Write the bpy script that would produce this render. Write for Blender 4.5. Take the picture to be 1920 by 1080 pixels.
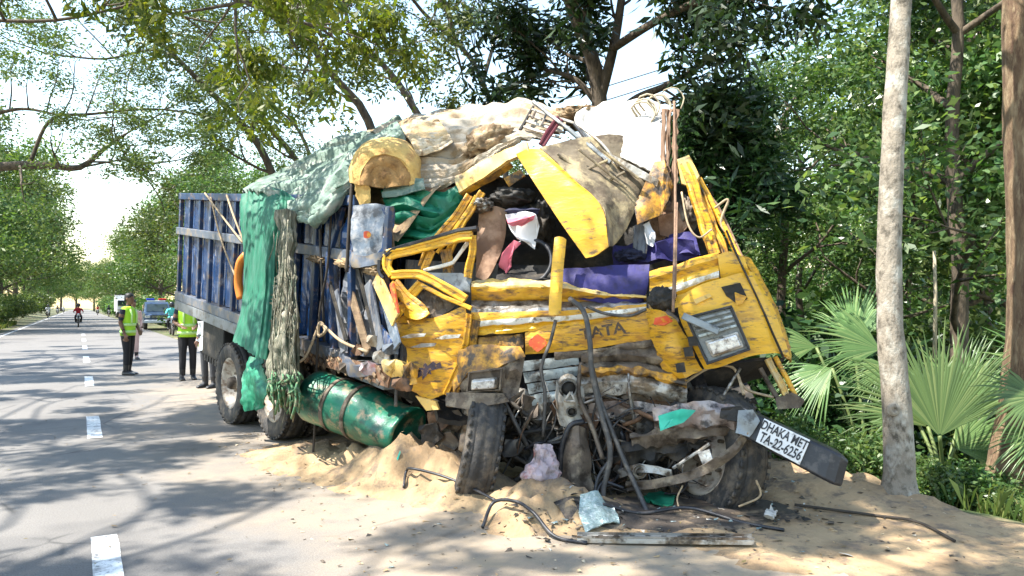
import bpy, bmesh, math, random
import numpy as np
from mathutils import Vector, Matrix, Quaternion, noise
from mathutils.kdtree import KDTree

for o in list(bpy.data.objects):
    bpy.data.objects.remove(o)
scene = bpy.context.scene
COL = scene.collection
R = math.radians

# ------------------------------------------------------------------ camera
F, CH, HOR = 1450.0, 1.45, 575.0          # focal length in photo pixels, eye height, horizon row
cam_d = bpy.data.cameras.new('camera')
cam = bpy.data.objects.new('camera', cam_d)
COL.objects.link(cam)
cam.location = (0, 0, CH)
cam.rotation_euler = (R(90), 0, 0)
cam_d.sensor_width = 36
cam_d.lens = F / 1920 * 36
cam_d.shift_y = (HOR - 540) / 1920
cam_d.clip_end = 3000
scene.camera = cam

# ------------------------------------------------------------------ sky, sun, exposure
SUN = Vector((-0.50, -0.16, 0.85)).normalized()     # towards the sun
elev = math.asin(SUN.z)
w = bpy.data.worlds.new('World')
scene.world = w
w.use_nodes = True
nt = w.node_tree
sky = nt.nodes.new('ShaderNodeTexSky')
sky.sky_type = 'NISHITA'
sky.sun_disc = False
sky.sun_elevation = elev
sky.sun_rotation = math.atan2(SUN.x, SUN.y)
sky.air_density = 1.6
sky.dust_density = 0.5
sky.ozone_density = 1.0
bg = nt.nodes['Background']
nt.links.new(sky.outputs[0], bg.inputs[0])
bg.inputs[1].default_value = 0.13
sd = bpy.data.lights.new('sun', 'SUN')
sd.energy = 4.6
sd.angle = R(0.55)
sd.color = (1.0, 0.95, 0.86)
so = bpy.data.objects.new('sun', sd)
COL.objects.link(so)
so.rotation_euler = (-SUN).to_track_quat('-Z', 'Y').to_euler()
so.location = (-6, -4, 20)
scene.view_settings.view_transform = 'Standard'
scene.view_settings.look = 'None'
scene.view_settings.exposure = 1.72
scene.view_settings.gamma = 1.0
scene.render.engine = 'CYCLES'
scene.cycles.use_denoising = True
scene.cycles.max_bounces = 7
scene.cycles.transparent_max_bounces = 8
scene.cycles.sample_clamp_indirect = 6

# ------------------------------------------------------------------ coordinates
def P(px, py, Y):
    return Vector(((px - 960) / F * Y, Y, CH + (HOR - py) / F * Y))
def G(px, py, z=0.0):
    return P(px, py, F * (CH - z) / (py - HOR))
RD = Vector((-0.488, 0.873, 0)).normalized()        # along the road
RN = Vector((RD.y, -RD.x, 0))                       # across it, to the right
def RP(a, n, z=0.0):
    v = RD * a + RN * n
    v.z = z
    return v
BF = Vector((-1.07, 6.48, 0.85))                    # cargo body: front and rear lower left corners
BR = Vector((-4.74, 11.1, 1.55))
BU = (BR - BF).normalized()
BL = (BR - BF).length
BV = Vector((0.783, 0.622, 0)).normalized()         # to the truck's other side
BW = BV.cross(BU).normalized()
if BW.z < 0: BW = -BW
def BP(s, h, o=0.0):                                # s from the front, h up, o outwards to the left
    return BF + BU * s + BW * h - BV * o
def bY(px, off=0.0):
    k = (px - 960) / F
    f = BF - BV * off
    d = BR - BF
    t = (k * f.y - f.x) / (d.x - k * d.y)
    return f.y + t * d.y
def D(px):                                          # depth of the cab's crushed front
    return 6.25 - (px - 780) * 0.65 / 700

# ------------------------------------------------------------------ object helpers
ROOT = {}
def tag(o, label=None, cat=None, group=None, kind=None):
    for k, v in (('label', label), ('category', cat), ('group', group), ('kind', kind)):
        if v: o[k] = v
    return o
def thing(name, loc, label, cat, group=None):
    o = bpy.data.objects.new(name, None)
    o.empty_display_size = 0.2
    COL.objects.link(o)
    o.location = loc
    ROOT[o.name] = Vector(loc)
    return tag(o, label, cat, group)
def origin_of(o):
    while o.parent is not None: o = o.parent
    return ROOT[o.name]
def mk(name, verts, faces, mat, parent=None, smooth=True, local=False, mats=None, midx=None):
    v = np.asarray([tuple(p) for p in verts] if not isinstance(verts, np.ndarray) else verts, dtype=np.float64)
    if parent is not None:
        org = origin_of(parent)
    else:
        org = Vector((float((v[:, 0].min() + v[:, 0].max()) / 2), float((v[:, 1].min() + v[:, 1].max()) / 2), float(v[:, 2].min())))
    if local:
        org = Vector((0, 0, 0))
    v = v - np.array(org)
    me = bpy.data.meshes.new(name)
    me.from_pydata(v.tolist(), [], faces)
    if smooth:
        me.polygons.foreach_set('use_smooth', [True] * len(me.polygons))
    for m in (mats or [mat]):
        me.materials.append(m)
    if midx is not None:
        me.polygons.foreach_set('material_index', midx)
    me.update()
    o = bpy.data.objects.new(name, me)
    COL.objects.link(o)
    if parent is not None:
        o.parent = parent
    else:
        o.location = org
        ROOT[o.name] = org.copy()
    return o
def quads_mesh(name, V, nq, mat, parent=None):
    """V: (4*nq,3) numpy, every four verts one quad; fast path for leaves"""
    if parent is not None:
        org = np.array(origin_of(parent))
    else:
        org = np.array((V[:, 0].mean(), V[:, 1].mean(), V[:, 2].min()))
    me = bpy.data.meshes.new(name)
    me.vertices.add(len(V)); me.loops.add(nq * 4); me.polygons.add(nq)
    me.vertices.foreach_set('co', (V - org).astype(np.float32).ravel())
    me.loops.foreach_set('vertex_index', np.arange(nq * 4, dtype=np.int32))
    me.polygons.foreach_set('loop_start', np.arange(0, nq * 4, 4, dtype=np.int32))
    me.update(calc_edges=True)
    me.materials.append(mat)
    o = bpy.data.objects.new(name, me)
    COL.objects.link(o)
    if parent is not None: o.parent = parent
    else:
        o.location = org; ROOT[o.name] = Vector(org)
    return o
def copy_tree(o, parent=None):
    c = o.copy()
    COL.objects.link(c)
    if parent is not None: c.parent = parent
    for ch in o.children:
        copy_tree(ch, c)
    return c

class MB:
    def __init__(s): s.v, s.f = [], []
    def box8(s, p):
        b = len(s.v); s.v += [Vector(q) for q in p]
        s.f += [[b + i for i in q] for q in ((0, 3, 2, 1), (4, 5, 6, 7), (0, 1, 5, 4), (1, 2, 6, 5), (2, 3, 7, 6), (3, 0, 4, 7))]
        return s
    def box(s, c, size, ax=None):
        c = Vector(c); X, Y, Z = ax or (Vector((1, 0, 0)), Vector((0, 1, 0)), Vector((0, 0, 1)))
        a, b, d = X * size[0] / 2, Y * size[1] / 2, Z * size[2] / 2
        return s.box8([c - a - b - d, c + a - b - d, c + a + b - d, c - a + b - d, c - a - b + d, c + a - b + d, c + a + b + d, c - a + b + d])
    def bbox(s, s0, s1, h0, h1, o0, o1):             # a box in the cargo body's frame
        return s.box8([BP(s0, h0, o0), BP(s1, h0, o0), BP(s1, h0, o1), BP(s0, h0, o1), BP(s0, h1, o0), BP(s1, h1, o0), BP(s1, h1, o1), BP(s0, h1, o1)])
    def beam(s, p, q, wd, ht, up=(0, 0, 1)):
        p, q, up = Vector(p), Vector(q), Vector(up)
        d = (q - p).normalized(); x = d.cross(up)
        if x.length < 1e-4: x = d.cross(Vector((1, 0, 0)))
        x.normalize(); y = x.cross(d)
        a, b = x * wd / 2, y * ht / 2
        return s.box8([p - a - b, p + a - b, q + a - b, q - a - b, p - a + b, p + a + b, q + a + b, q - a + b])
    def tube(s, pts, r, seg=8, cap=True):
        pts = [Vector(p) for p in pts]; n = len(pts)
        rs = r if isinstance(r, (list, tuple)) else [r] * n
        b = len(s.v); prev = None
        for i, p in enumerate(pts):
            d = (pts[min(i + 1, n - 1)] - pts[max(i - 1, 0)])
            d = d.normalized() if d.length > 1e-9 else Vector((0, 0, 1))
            x = d.orthogonal().normalized() if prev is None else (prev - d * prev.dot(d))
            x = x.normalized() if x.length > 1e-6 else d.orthogonal().normalized()
            prev = x; y = d.cross(x)
            for k in range(seg):
                a = 2 * math.pi * k / seg
                s.v.append(p + (x * math.cos(a) + y * math.sin(a)) * rs[i])
        for i in range(n - 1):
            for k in range(seg):
                k2 = (k + 1) % seg
                s.f.append([b + i * seg + k, b + i * seg + k2, b + (i + 1) * seg + k2, b + (i + 1) * seg + k])
        if cap:
            s.f.append([b + k for k in reversed(range(seg))])
            s.f.append([b + (n - 1) * seg + k for k in range(seg)])
        return s
    def lathe(s, prof, seg=28, mtx=None):            # prof (radius, axial x); turned about the X axis
        b = len(s.v); n = len(prof); M_ = mtx or Matrix()
        for (r, x) in prof:
            for k in range(seg):
                a = 2 * math.pi * k / seg
                s.v.append(M_ @ Vector((x, r * math.cos(a), r * math.sin(a))))
        for i in range(n - 1):
            for k in range(seg):
                k2 = (k + 1) % seg
                s.f.append([b + i * seg + k, b + i * seg + k2, b + (i + 1) * seg + k2, b + (i + 1) * seg + k])
        return s
    def rings(s, rings, cap=True):                   # loft through closed rings of equal length
        b = len(s.v); m = len(rings[0])
        for r in rings: s.v += [Vector(p) for p in r]
        for i in range(len(rings) - 1):
            for k in range(m):
                k2 = (k + 1) % m
                s.f.append([b + i * m + k, b + i * m + k2, b + (i + 1) * m + k2, b + (i + 1) * m + k])
        if cap:
            s.f.append([b + k for k in reversed(range(m))])
            s.f.append([b + (len(rings) - 1) * m + k for k in range(m)])
        return s
    def build(s, name, mat, parent=None, smooth=False, bevel=0, local=False):
        o = mk(name, s.v, s.f, mat, parent, smooth, local)
        if bevel:
            m = o.modifiers.new('bevel', 'BEVEL'); m.width = bevel; m.segments = 2; m.limit_method = 'ANGLE'
        return o

def crm(A, n, linear=False):
    m = A.shape[0]
    t = np.linspace(0, m - 1, n)
    i = np.minimum(t.astype(int), m - 2) if m > 1 else np.zeros(n, int)
    f = (t - i)[:, None, None]
    p1, p2 = A[i], A[i + 1]
    if linear or m == 2:
        return p1 * (1 - f) + p2 * f
    p0 = np.where((i - 1 >= 0)[:, None, None], A[np.maximum(i - 1, 0)], 2 * p1 - p2)
    p3 = np.where((i + 2 < m)[:, None, None], A[np.minimum(i + 2, m - 1)], 2 * p2 - p1)
    return 0.5 * (2 * p1 + (p2 - p0) * f + (2 * p0 - 5 * p1 + 4 * p2 - p3) * f ** 2 + (3 * p1 - p0 - 3 * p2 + p3) * f ** 3)
def cnoise(p, fr, seed):                             # creased noise, 0-centred
    q = Vector(p) * fr + Vector((seed * 7.13, seed * 3.7, seed * 1.9))
    a = abs(noise.noise(q)); b = abs(noise.noise(q * 2.1 + Vector((9, 4, 1))))
    c = noise.noise(q * 4.7)
    v = noise.voronoi(q * 1.3)[0]
    return 0.8 * (0.3 - a) + 0.4 * (0.3 - b) + 0.12 * c + 0.75 * (v[0] - 0.45) - 0.3 * min(0.4, v[1] - v[0])
def sheet(name, rows, mat, parent=None, thick=0.008, crumple=None, fold=None, linear=False, seed=0, step=0.04, smooth=True, ragged=0.0, raw=False, rowmats=None, split=42, soft=None):
    if soft is None: soft = bool(fold)
    if soft: split = 80
    A = np.array([[tuple(q) if raw else tuple(P(*q)) for q in r] for r in rows])
    lv = np.linalg.norm(np.diff(A, axis=0), axis=2).sum(0).max()
    lu = np.linalg.norm(np.diff(A, axis=1), axis=2).sum(1).max()
    nv = int(min(90, max(A.shape[0], 3, lv / step))) + 1
    nu = int(min(90, max(A.shape[1], 3, lu / step))) + 1
    Bm = crm(A, nv, linear)
    Bm = crm(np.swapaxes(Bm, 0, 1), nu, linear)
    Bm = np.swapaxes(Bm, 0, 1).copy()
    gu = np.gradient(Bm, axis=1); gv = np.gradient(Bm, axis=0)
    N = np.cross(gu, gv); N /= np.maximum(np.linalg.norm(N, axis=2, keepdims=True), 1e-9)
    if (N * (Bm - np.array((0, 0, CH)))).sum() > 0: N = -N
    H = np.zeros((nv, nu))
    for j in range(nv):
        for i in range(nu):
            p = Bm[j, i]; h = 0
            if crumple and not soft: h += crumple[0] * cnoise(p, crumple[1], seed)
            if crumple and soft:
                pq = Vector(p) * crumple[1] + Vector((seed * 3.1, seed, 0))
                h += crumple[0] * (0.9 * noise.noise(pq) + 0.5 * (0.3 - abs(noise.noise(pq * 1.9))) + 0.25 * noise.noise(pq * 4.1))
            if fold:
                amp, cnt, ax = fold
                a, b = (i / (nu - 1), j / (nv - 1)) if ax == 'u' else (j / (nv - 1), i / (nu - 1))
                ph = 1.3 * noise.noise(Vector((a * 3.1 + seed, b * 0.8, seed * 2.3))) + 0.4 * noise.noise(Vector((a * 9, b * 1.2, seed)))
                h += amp * (2.2 * abs(math.sin(math.pi * (cnt * a + ph))) - 1.3 + 0.6 * abs(math.sin(math.pi * (cnt * 2.3 * a + 2.2 * ph + seed))) + 0.25 * math.sin(2 * math.pi * (cnt * 5.1 * a + 3 * ph)))
            H[j, i] = h
    Bm += N * H[:, :, None]
    if ragged:
        for j in range(nv):
            for i, sg in ((0, 1), (nu - 1, -1)):
                q = noise.noise(Vector((j * 0.9, seed, sg))) * ragged
                Bm[j, i] += (Bm[j, i + sg] - Bm[j, i]) * q / step
        for i in range(nu):
            q = (noise.noise(Vector((i * 0.8, seed, 5))) + noise.noise(Vector((i * 2.1, seed, 7)))) * ragged
            Bm[-1, i] += (Bm[-2, i] - Bm[-1, i]) * q / step
    if ragged and nv * nu < 1: pass
    f = [[j * nu + i, j * nu + i + 1, (j + 1) * nu + i + 1, (j + 1) * nu + i] for j in range(nv - 1) for i in range(nu - 1)]
    if rowmats:
        mi = [rowmats[min(int(j / (nv - 1) * (A.shape[0] - 1) + 1e-6), A.shape[0] - 2)] for j in range(nv - 1) for i in range(nu - 1)]
        o = mk(name, Bm.reshape(-1, 3), f, None, parent, smooth, mats=mat, midx=mi)
    else:
        o = mk(name, Bm.reshape(-1, 3), f, mat, parent, smooth)
    if thick:
        m = o.modifiers.new('thickness', 'SOLIDIFY'); m.thickness = thick; m.offset = 0
        m = o.modifiers.new('edges', 'EDGE_SPLIT'); m.split_angle = R(split)
    return o
def poly(name, pts, mat, parent=None, thick=0.01, crumple=(0.02, 5), seed=0, raw=False, cuts=3, smooth=True, split=36):
    bm = bmesh.new()
    vs = [bm.verts.new(Vector(q) if raw else P(*q)) for q in pts]
    bm.faces.new(vs)
    bmesh.ops.triangulate(bm, faces=bm.faces[:])
    bmesh.ops.subdivide_edges(bm, edges=bm.edges[:], cuts=cuts, use_grid_fill=True)
    bmesh.ops.triangulate(bm, faces=bm.faces[:])
    bm.normal_update()
    vv = [v.co + v.normal * (crumple[0] * cnoise(v.co, crumple[1], seed) if crumple else 0) for v in bm.verts]
    bm.verts.index_update()
    ff = [[v.index for v in f.verts] for f in bm.faces]
    bm.free()
    o = mk(name, vv, ff, mat, parent, smooth)
    if thick:
        m = o.modifiers.new('thickness', 'SOLIDIFY'); m.thickness = thick; m.offset = 0
        m = o.modifiers.new('edges', 'EDGE_SPLIT'); m.split_angle = R(split)
    return o
def blob(name, c, rad, mat, parent=None, amp=0.15, fr=2.5, seed=0, ax=None, sub=4, flat=None):
    bm = bmesh.new()
    bmesh.ops.create_icosphere(bm, subdivisions=sub, radius=1)
    X, Y, Z = ax or (Vector((1, 0, 0)), Vector((0, 1, 0)), Vector((0, 0, 1)))
    vv = []
    for v in bm.verts:
        k = 1 + amp * 2.0 * cnoise(v.co, fr, seed)
        q = v.co * k
        p = Vector(c) + X * q.x * rad[0] + Y * q.y * rad[1] + Z * q.z * rad[2]
        if flat is not None and p.z < flat: p.z = flat
        vv.append(p)
    bm.verts.index_update()
    ff = [[v.index for v in f.verts] for f in bm.faces]
    bm.free()
    return mk(name, vv, ff, mat, parent, True)
def smooth_path(pts, n=24):
    A = np.array([[tuple(p)] for p in pts])
    return [Vector(q[0]) for q in crm(A, n)]
def cable(name, pts, r, mat, parent=None, seg=6, n=24, raw=False):
    q = [Vector(p) if raw else P(*p) for p in pts]
    return MB().tube(smooth_path(q, n) if len(q) > 2 else q, r, seg).build(name, mat, parent, True)
def text(name, s, o, right, up, height, mat, parent, ext=0.002, wide=1.0):
    cu = bpy.data.curves.new(name, 'FONT')
    cu.body = s; cu.size = 1.0; cu.offset = 0.022; cu.extrude = 0.01; cu.resolution_u = 3
    cu.align_x = 'CENTER'; cu.align_y = 'CENTER'
    tmp = bpy.data.objects.new(name, cu)
    COL.objects.link(tmp)
    dg = bpy.context.evaluated_depsgraph_get()
    me = bpy.data.meshes.new_from_object(tmp.evaluated_get(dg))
    bpy.data.objects.remove(tmp)
    X = Vector(right).normalized(); U = Vector(up); U = (U - X * U.dot(X)).normalized(); N = X.cross(U)
    vs = [Vector(o) + X * v.co.x * height * 1.38 * wide + U * v.co.y * height * 1.38 + N * v.co.z * ext / 0.01 for v in me.vertices]
    fs = [list(p.vertices) for p in me.polygons]
    bpy.data.meshes.remove(me)
    return mk(name, vs, fs, mat, parent, False)

# ------------------------------------------------------------------ materials
def mat(name, col, rough=0.6, metal=0.0, var=0.25, scale=5.0, dirt=None, dirt2=None, bump=0.0, bscale=30.0, trans=0.0, spec=0.5, stretch=None, coat=0.0):
    m = bpy.data.materials.new(name); m.use_nodes = True
    t = m.node_tree; N = t.nodes; L = t.links
    b = N['Principled BSDF']
    tc = N.new('ShaderNodeTexCoord'); vec = tc.outputs['Object']
    if stretch:
        mp = N.new('ShaderNodeMapping'); mp.inputs['Scale'].default_value = stretch
        L.new(vec, mp.inputs[0]); vec = mp.outputs[0]
    def nz(sc, det=5, rg=0.6):
        n = N.new('ShaderNodeTexNoise'); n.inputs['Scale'].default_value = sc; n.inputs['Detail'].default_value = det; n.inputs['Roughness'].default_value = rg
        L.new(vec, n.inputs['Vector']); return n
    def mix(fac, a, c):
        x = N.new('ShaderNodeMix'); x.data_type = 'RGBA'
        if isinstance(fac, float): x.inputs[0].default_value = fac
        else: L.new(fac, x.inputs[0])
        for i, s in ((6, a), (7, c)):
            if hasattr(s, 'is_linked'): L.new(s, x.inputs[i])
            else: x.inputs[i].default_value = (*s[:3], 1)
        return x.outputs[2]
    def ramp(src, lo, hi):
        r = N.new('ShaderNodeMapRange'); r.inputs[1].default_value = lo; r.inputs[2].default_value = hi
        L.new(src, r.inputs[0]); return r.outputs[0]
    n1 = nz(scale)
    c = mix(ramp(n1.outputs[0], 0.3, 0.7), [x * (1 - var) for x in col], [min(1, x * (1 + var)) for x in col])
    for dd in (dirt, dirt2):
        if dd:
            n2 = nz(dd[2], 7, 0.65)
            c = mix(ramp(n2.outputs[0], 0.62 - dd[1] * 0.3, 0.72 - dd[1] * 0.22), c, dd[0])
    L.new(c, b.inputs['Base Color'])
    b.inputs['Roughness'].default_value = rough; b.inputs['Metallic'].default_value = metal
    b.inputs['Specular IOR Level'].default_value = spec
    if coat: b.inputs['Coat Weight'].default_value = coat
    if bump:
        n3 = nz(bscale, 6); bp = N.new('ShaderNodeBump'); bp.inputs['Strength'].default_value = bump; bp.inputs['Distance'].default_value = 0.02
        L.new(n3.outputs[0], bp.inputs['Height']); L.new(bp.outputs[0], b.inputs['Normal'])
    if trans:
        tr = N.new('ShaderNodeBsdfTranslucent'); L.new(c, tr.inputs[0])
        ms = N.new('ShaderNodeMixShader'); ms.inputs[0].default_value = trans
        L.new(b.outputs[0], ms.inputs[1]); L.new(tr.outputs[0], ms.inputs[2])
        L.new(ms.outputs[0], N['Material Output'].inputs[0])
    return m
def leafmat(name, c1, c2, c3, trans=0.35, rough=0.45, tint=(1.25, 1.3, 0.6)):
    m = bpy.data.materials.new(name); m.use_nodes = True
    t = m.node_tree; N = t.nodes; L = t.links; b = N['Principled BSDF']
    g = N.new('ShaderNodeNewGeometry')
    r = N.new('ShaderNodeValToRGB')
    e = r.color_ramp.elements
    e[0].position = 0; e[0].color = (*c1, 1); e[1].position = 1; e[1].color = (*c3, 1)
    k = e.new(0.55); k.color = (*c2, 1)
    L.new(g.outputs['Random Per Island'], r.inputs[0])
    oi = N.new('ShaderNodeObjectInfo')
    hs = N.new('ShaderNodeHueSaturation')
    for (lo, hi, sock) in ((0.485, 0.515, 'Hue'), (0.75, 1.3, 'Value')):
        q = N.new('ShaderNodeMapRange'); q.inputs[3].default_value = lo; q.inputs[4].default_value = hi
        L.new(oi.outputs['Random'], q.inputs[0]); L.new(q.outputs[0], hs.inputs[sock])
    L.new(r.outputs[0], hs.inputs['Color']); r = hs
    L.new(r.outputs[0], b.inputs['Base Color'])
    b.inputs['Roughness'].default_value = rough; b.inputs['Specular IOR Level'].default_value = 0.4
    tr = N.new('ShaderNodeBsdfTranslucent')
    mm = N.new('ShaderNodeMix'); mm.data_type = 'RGBA'; mm.blend_type = 'MULTIPLY'; mm.inputs[0].default_value = 1
    L.new(r.outputs[0], mm.inputs[6]); mm.inputs[7].default_value = (*tint, 1)
    L.new(mm.outputs[2], tr.inputs[0])
    ms = N.new('ShaderNodeMixShader'); ms.inputs[0].default_value = trans
    L.new(b.outputs[0], ms.inputs[1]); L.new(tr.outputs[0], ms.inputs[2]); L.new(ms.outputs[0], N['Material Output'].inputs[0])
    return m

M = {}
GRIME = (0.045, 0.032, 0.022)
M['yellow'] = mat('yellow_paint', (0.70, 0.37, 0.02), 0.45, 0, 0.2, 5, dirt=((0.44, 0.21, 0.03), 0.5, 5), dirt2=((0.12, 0.07, 0.035), 0.33, 9), bump=0.5, bscale=7, stretch=(1, 1, 3.6))
M['yellow_clean'] = mat('yellow_paint_clean', (0.76, 0.42, 0.025), 0.38, 0, 0.16, 4, dirt=((0.52, 0.28, 0.04), 0.4, 4), dirt2=((0.16, 0.10, 0.05), 0.22, 9), bump=0.35, bscale=6, stretch=(1, 1, 3.2))
M['yellow_dirty'] = mat('yellow_paint_rusty', (0.62, 0.31, 0.025), 0.55, 0, 0.2, 5, dirt=((0.20, 0.10, 0.03), 0.62, 6), dirt2=(GRIME, 0.5, 8), bump=0.25)
M['yellow_pale'] = mat('yellow_paint_faded', (0.72, 0.47, 0.13), 0.55, 0, 0.2, 5, dirt=((0.50, 0.40, 0.22), 0.45, 7), dirt2=((0.1, 0.06, 0.03), 0.25, 11))
M['white_stripe'] = mat('white_stripe_paint', (0.72, 0.70, 0.64), 0.5, 0, 0.12, 6, dirt=((0.35, 0.25, 0.1), 0.35, 9), dirt2=(GRIME, 0.25, 12))
M['roof_in'] = mat('roof_lining', (0.16, 0.125, 0.08), 0.75, 0, 0.3, 3, dirt=((0.38, 0.30, 0.17), 0.5, 5), dirt2=((0.09, 0.065, 0.04), 0.45, 7), bump=0.3)  # lining colour darkened for the shade on the roof's underside
M['red_paint'] = mat('red_paint', (0.55, 0.07, 0.02), 0.5, dirt=((0.6, 0.3, 0.02), 0.4, 18))
M['steel'] = mat('bare_steel', (0.33, 0.32, 0.30), 0.42, 0.6, 0.3, 6, dirt=((0.16, 0.12, 0.09), 0.5, 7), dirt2=((0.05, 0.04, 0.03), 0.35, 9), bump=0.3)
M['steel_light'] = mat('pale_sheet_metal', (0.46, 0.44, 0.40), 0.5, 0.3, 0.25, 5, dirt=((0.25, 0.19, 0.13), 0.5, 8), dirt2=((0.06, 0.05, 0.04), 0.32, 10), bump=0.3)
M['pinkmetal'] = mat('scraped_bumper_metal', (0.34, 0.29, 0.27), 0.4, 0.35, 0.25, 5, dirt=((0.28, 0.20, 0.17), 0.45, 7), dirt2=((0.05, 0.04, 0.035), 0.4, 9), bump=0.3)
M['rust'] = mat('rusty_metal', (0.16, 0.085, 0.045), 0.8, 0.1, 0.4, 7, dirt=((0.06, 0.04, 0.03), 0.5, 9), bump=0.5)
M['brownmetal'] = mat('brown_grimy_metal', (0.13, 0.10, 0.075), 0.7, 0.2, 0.4, 6, dirt=((0.26, 0.21, 0.15), 0.4, 8), dirt2=(GRIME, 0.4, 7), bump=0.4)
M['dark'] = mat('black_metal_and_shade', (0.022, 0.020, 0.018), 0.7, 0.1, 0.4, 6, dirt=((0.07, 0.055, 0.04), 0.4, 6), bump=0.4)  # near-black metal; on the cab shell it stands for interior shade
M['black'] = mat('black_plastic', (0.016, 0.017, 0.022), 0.45, 0, 0.3, 6, dirt=((0.06, 0.055, 0.055), 0.35, 12), bump=0.1)
M['rubber'] = mat('tyre_rubber', (0.036, 0.034, 0.033), 0.8, 0, 0.3, 8, dirt=((0.11, 0.09, 0.07), 0.5, 9), bump=0.6, bscale=30)
M['hose'] = mat('grey_black_hose', (0.05, 0.047, 0.045), 0.55, 0, 0.3, 10, dirt=((0.14, 0.12, 0.10), 0.4, 12))
M['rim'] = mat('dusty_wheel_rim', (0.52, 0.45, 0.37), 0.6, 0.1, 0.2, 9, dirt=((0.22, 0.14, 0.09), 0.45, 10))
M['greyplastic'] = mat('grey_blue_lamp_housing', (0.20, 0.22, 0.23), 0.4, 0.1, 0.25, 8, dirt=((0.06, 0.06, 0.06), 0.35, 12))
M['grille'] = mat('grey_blue_grille', (0.36, 0.41, 0.42), 0.45, 0.2, 0.2, 7, dirt=((0.14, 0.13, 0.12), 0.4, 9), dirt2=(GRIME, 0.3, 11), bump=0.15)
M['blue'] = mat('blue_body_paint', (0.012, 0.050, 0.155), 0.26, 0, 0.35, 4, dirt=((0.03, 0.03, 0.045), 0.35, 5), dirt2=((0.30, 0.30, 0.34), 0.15, 6), stretch=(2.2, 2.2, 0.5), bump=0.1, spec=0.6)  # dirt2 lays pale grey streaks, drawn out upright
M['blue_rib'] = mat('blue_rib_paint', (0.014, 0.038, 0.10), 0.4, 0, 0.35, 6, dirt=((0.16, 0.10, 0.07), 0.3, 10), dirt2=((0.25, 0.25, 0.27), 0.15, 9))
M['blue_grey'] = mat('worn_blue_grey_rail', (0.11, 0.13, 0.17), 0.5, 0.1, 0.3, 8, dirt=((0.22, 0.18, 0.14), 0.45, 8))
M['sill'] = mat('grey_sill_metal', (0.20, 0.215, 0.23), 0.5, 0.2, 0.2, 5, dirt=((0.10, 0.09, 0.08), 0.4, 7))
M['wood'] = mat('splintered_plank', (0.27, 0.18, 0.105), 0.8, 0, 0.3, 5, dirt=((0.2, 0.13, 0.08), 0.45, 8), stretch=(1, 1, 4), bump=0.3)
M['board_brown'] = mat('brown_hardboard', (0.19, 0.10, 0.055), 0.75, 0, 0.3, 5, dirt=((0.36, 0.22, 0.14), 0.5, 4), bump=0.3)
M['art_blue'] = mat('painted_blue_panel', (0.12, 0.155, 0.20), 0.55, 0, 0.3, 6, dirt=((0.34, 0.34, 0.35), 0.42, 9), dirt2=((0.05, 0.055, 0.065), 0.45, 7))
M['art_grey'] = mat('painted_grey_panel', (0.19, 0.20, 0.22), 0.55, 0.1, 0.3, 5, dirt=((0.05, 0.06, 0.09), 0.5, 5), dirt2=((0.36, 0.30, 0.24), 0.3, 8), stretch=(2, 2, 0.6), bump=0.2)
M['tank'] = mat('green_tank_paint', (0.006, 0.13, 0.075), 0.36, 0.1, 0.25, 3, dirt=((0.004, 0.03, 0.02), 0.4, 4), dirt2=((0.26, 0.20, 0.12), 0.34, 9), bump=0.15, coat=0.1)
M['tarp'] = mat('green_tarpaulin', (0.018, 0.16, 0.095), 0.65, 0, 0.3, 5, dirt=((0.06, 0.19, 0.135), 0.45, 6), stretch=(4, 4, 0.5), trans=0.2, bump=0.12, bscale=70)
M['tarp_dark'] = mat('dark_green_cloth', (0.008, 0.16, 0.085), 0.5, 0, 0.3, 5, dirt=((0.03, 0.26, 0.15), 0.4, 8), trans=0.15, bump=0.2)
M['tarp_pale'] = mat('pale_green_net', (0.20, 0.28, 0.235), 0.75, 0, 0.2, 6, dirt=((0.36, 0.38, 0.33), 0.4, 5), dirt2=((0.10, 0.17, 0.135), 0.4, 7), trans=0.2, bump=0.5, bscale=40)
M['net'] = mat('torn_beige_net', (0.20, 0.185, 0.13), 0.85, 0, 0.35, 9, dirt=((0.06, 0.085, 0.055), 0.55, 7), dirt2=((0.36, 0.33, 0.26), 0.35, 9), stretch=(2, 2, 0.5), trans=0.15, bump=0.6, bscale=60)
M['net_green'] = mat('frayed_green_net', (0.06, 0.17, 0.08), 0.85, 0, 0.4, 14, dirt=((0.22, 0.2, 0.12), 0.4, 14))
M['canvas'] = mat('off_white_canvas', (0.38, 0.33, 0.26), 0.85, 0, 0.15, 4, dirt=((0.26, 0.18, 0.10), 0.5, 4), dirt2=((0.22, 0.17, 0.11), 0.22, 7), bump=0.4, bscale=30)
M['canvas_tan'] = mat('tan_canvas', (0.50, 0.36, 0.20), 0.85, 0, 0.2, 4, dirt=((0.66, 0.56, 0.42), 0.5, 5), dirt2=((0.2, 0.12, 0.06), 0.3, 6), bump=0.4)
M['sack'] = mat('white_sack', (0.44, 0.42, 0.385), 0.8, 0, 0.08, 4, dirt=((0.55, 0.50, 0.43), 0.35, 6), bump=0.25)
M['sack_brown'] = mat('brown_jute', (0.21, 0.14, 0.08), 0.9, 0, 0.4, 7, dirt=((0.42, 0.32, 0.2), 0.45, 8), bump=0.6)
M['foam'] = mat('yellow_foam', (0.62, 0.40, 0.13), 0.9, 0, 0.2, 6, dirt=((0.44, 0.24, 0.08), 0.4, 7), bump=0.5, bscale=50)
M['foam_shade'] = mat('shaded_foam', (0.34, 0.19, 0.07), 0.9, 0, 0.3, 8, dirt=((0.16, 0.08, 0.03), 0.45, 7), bump=0.6, bscale=40)  # the yellow foam browned for the shade on its end face
M['purple'] = mat('purple_blue_cloth', (0.024, 0.019, 0.125), 0.7, 0, 0.25, 6, dirt=((0.02, 0.015, 0.07), 0.4, 8), bump=0.3)
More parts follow.
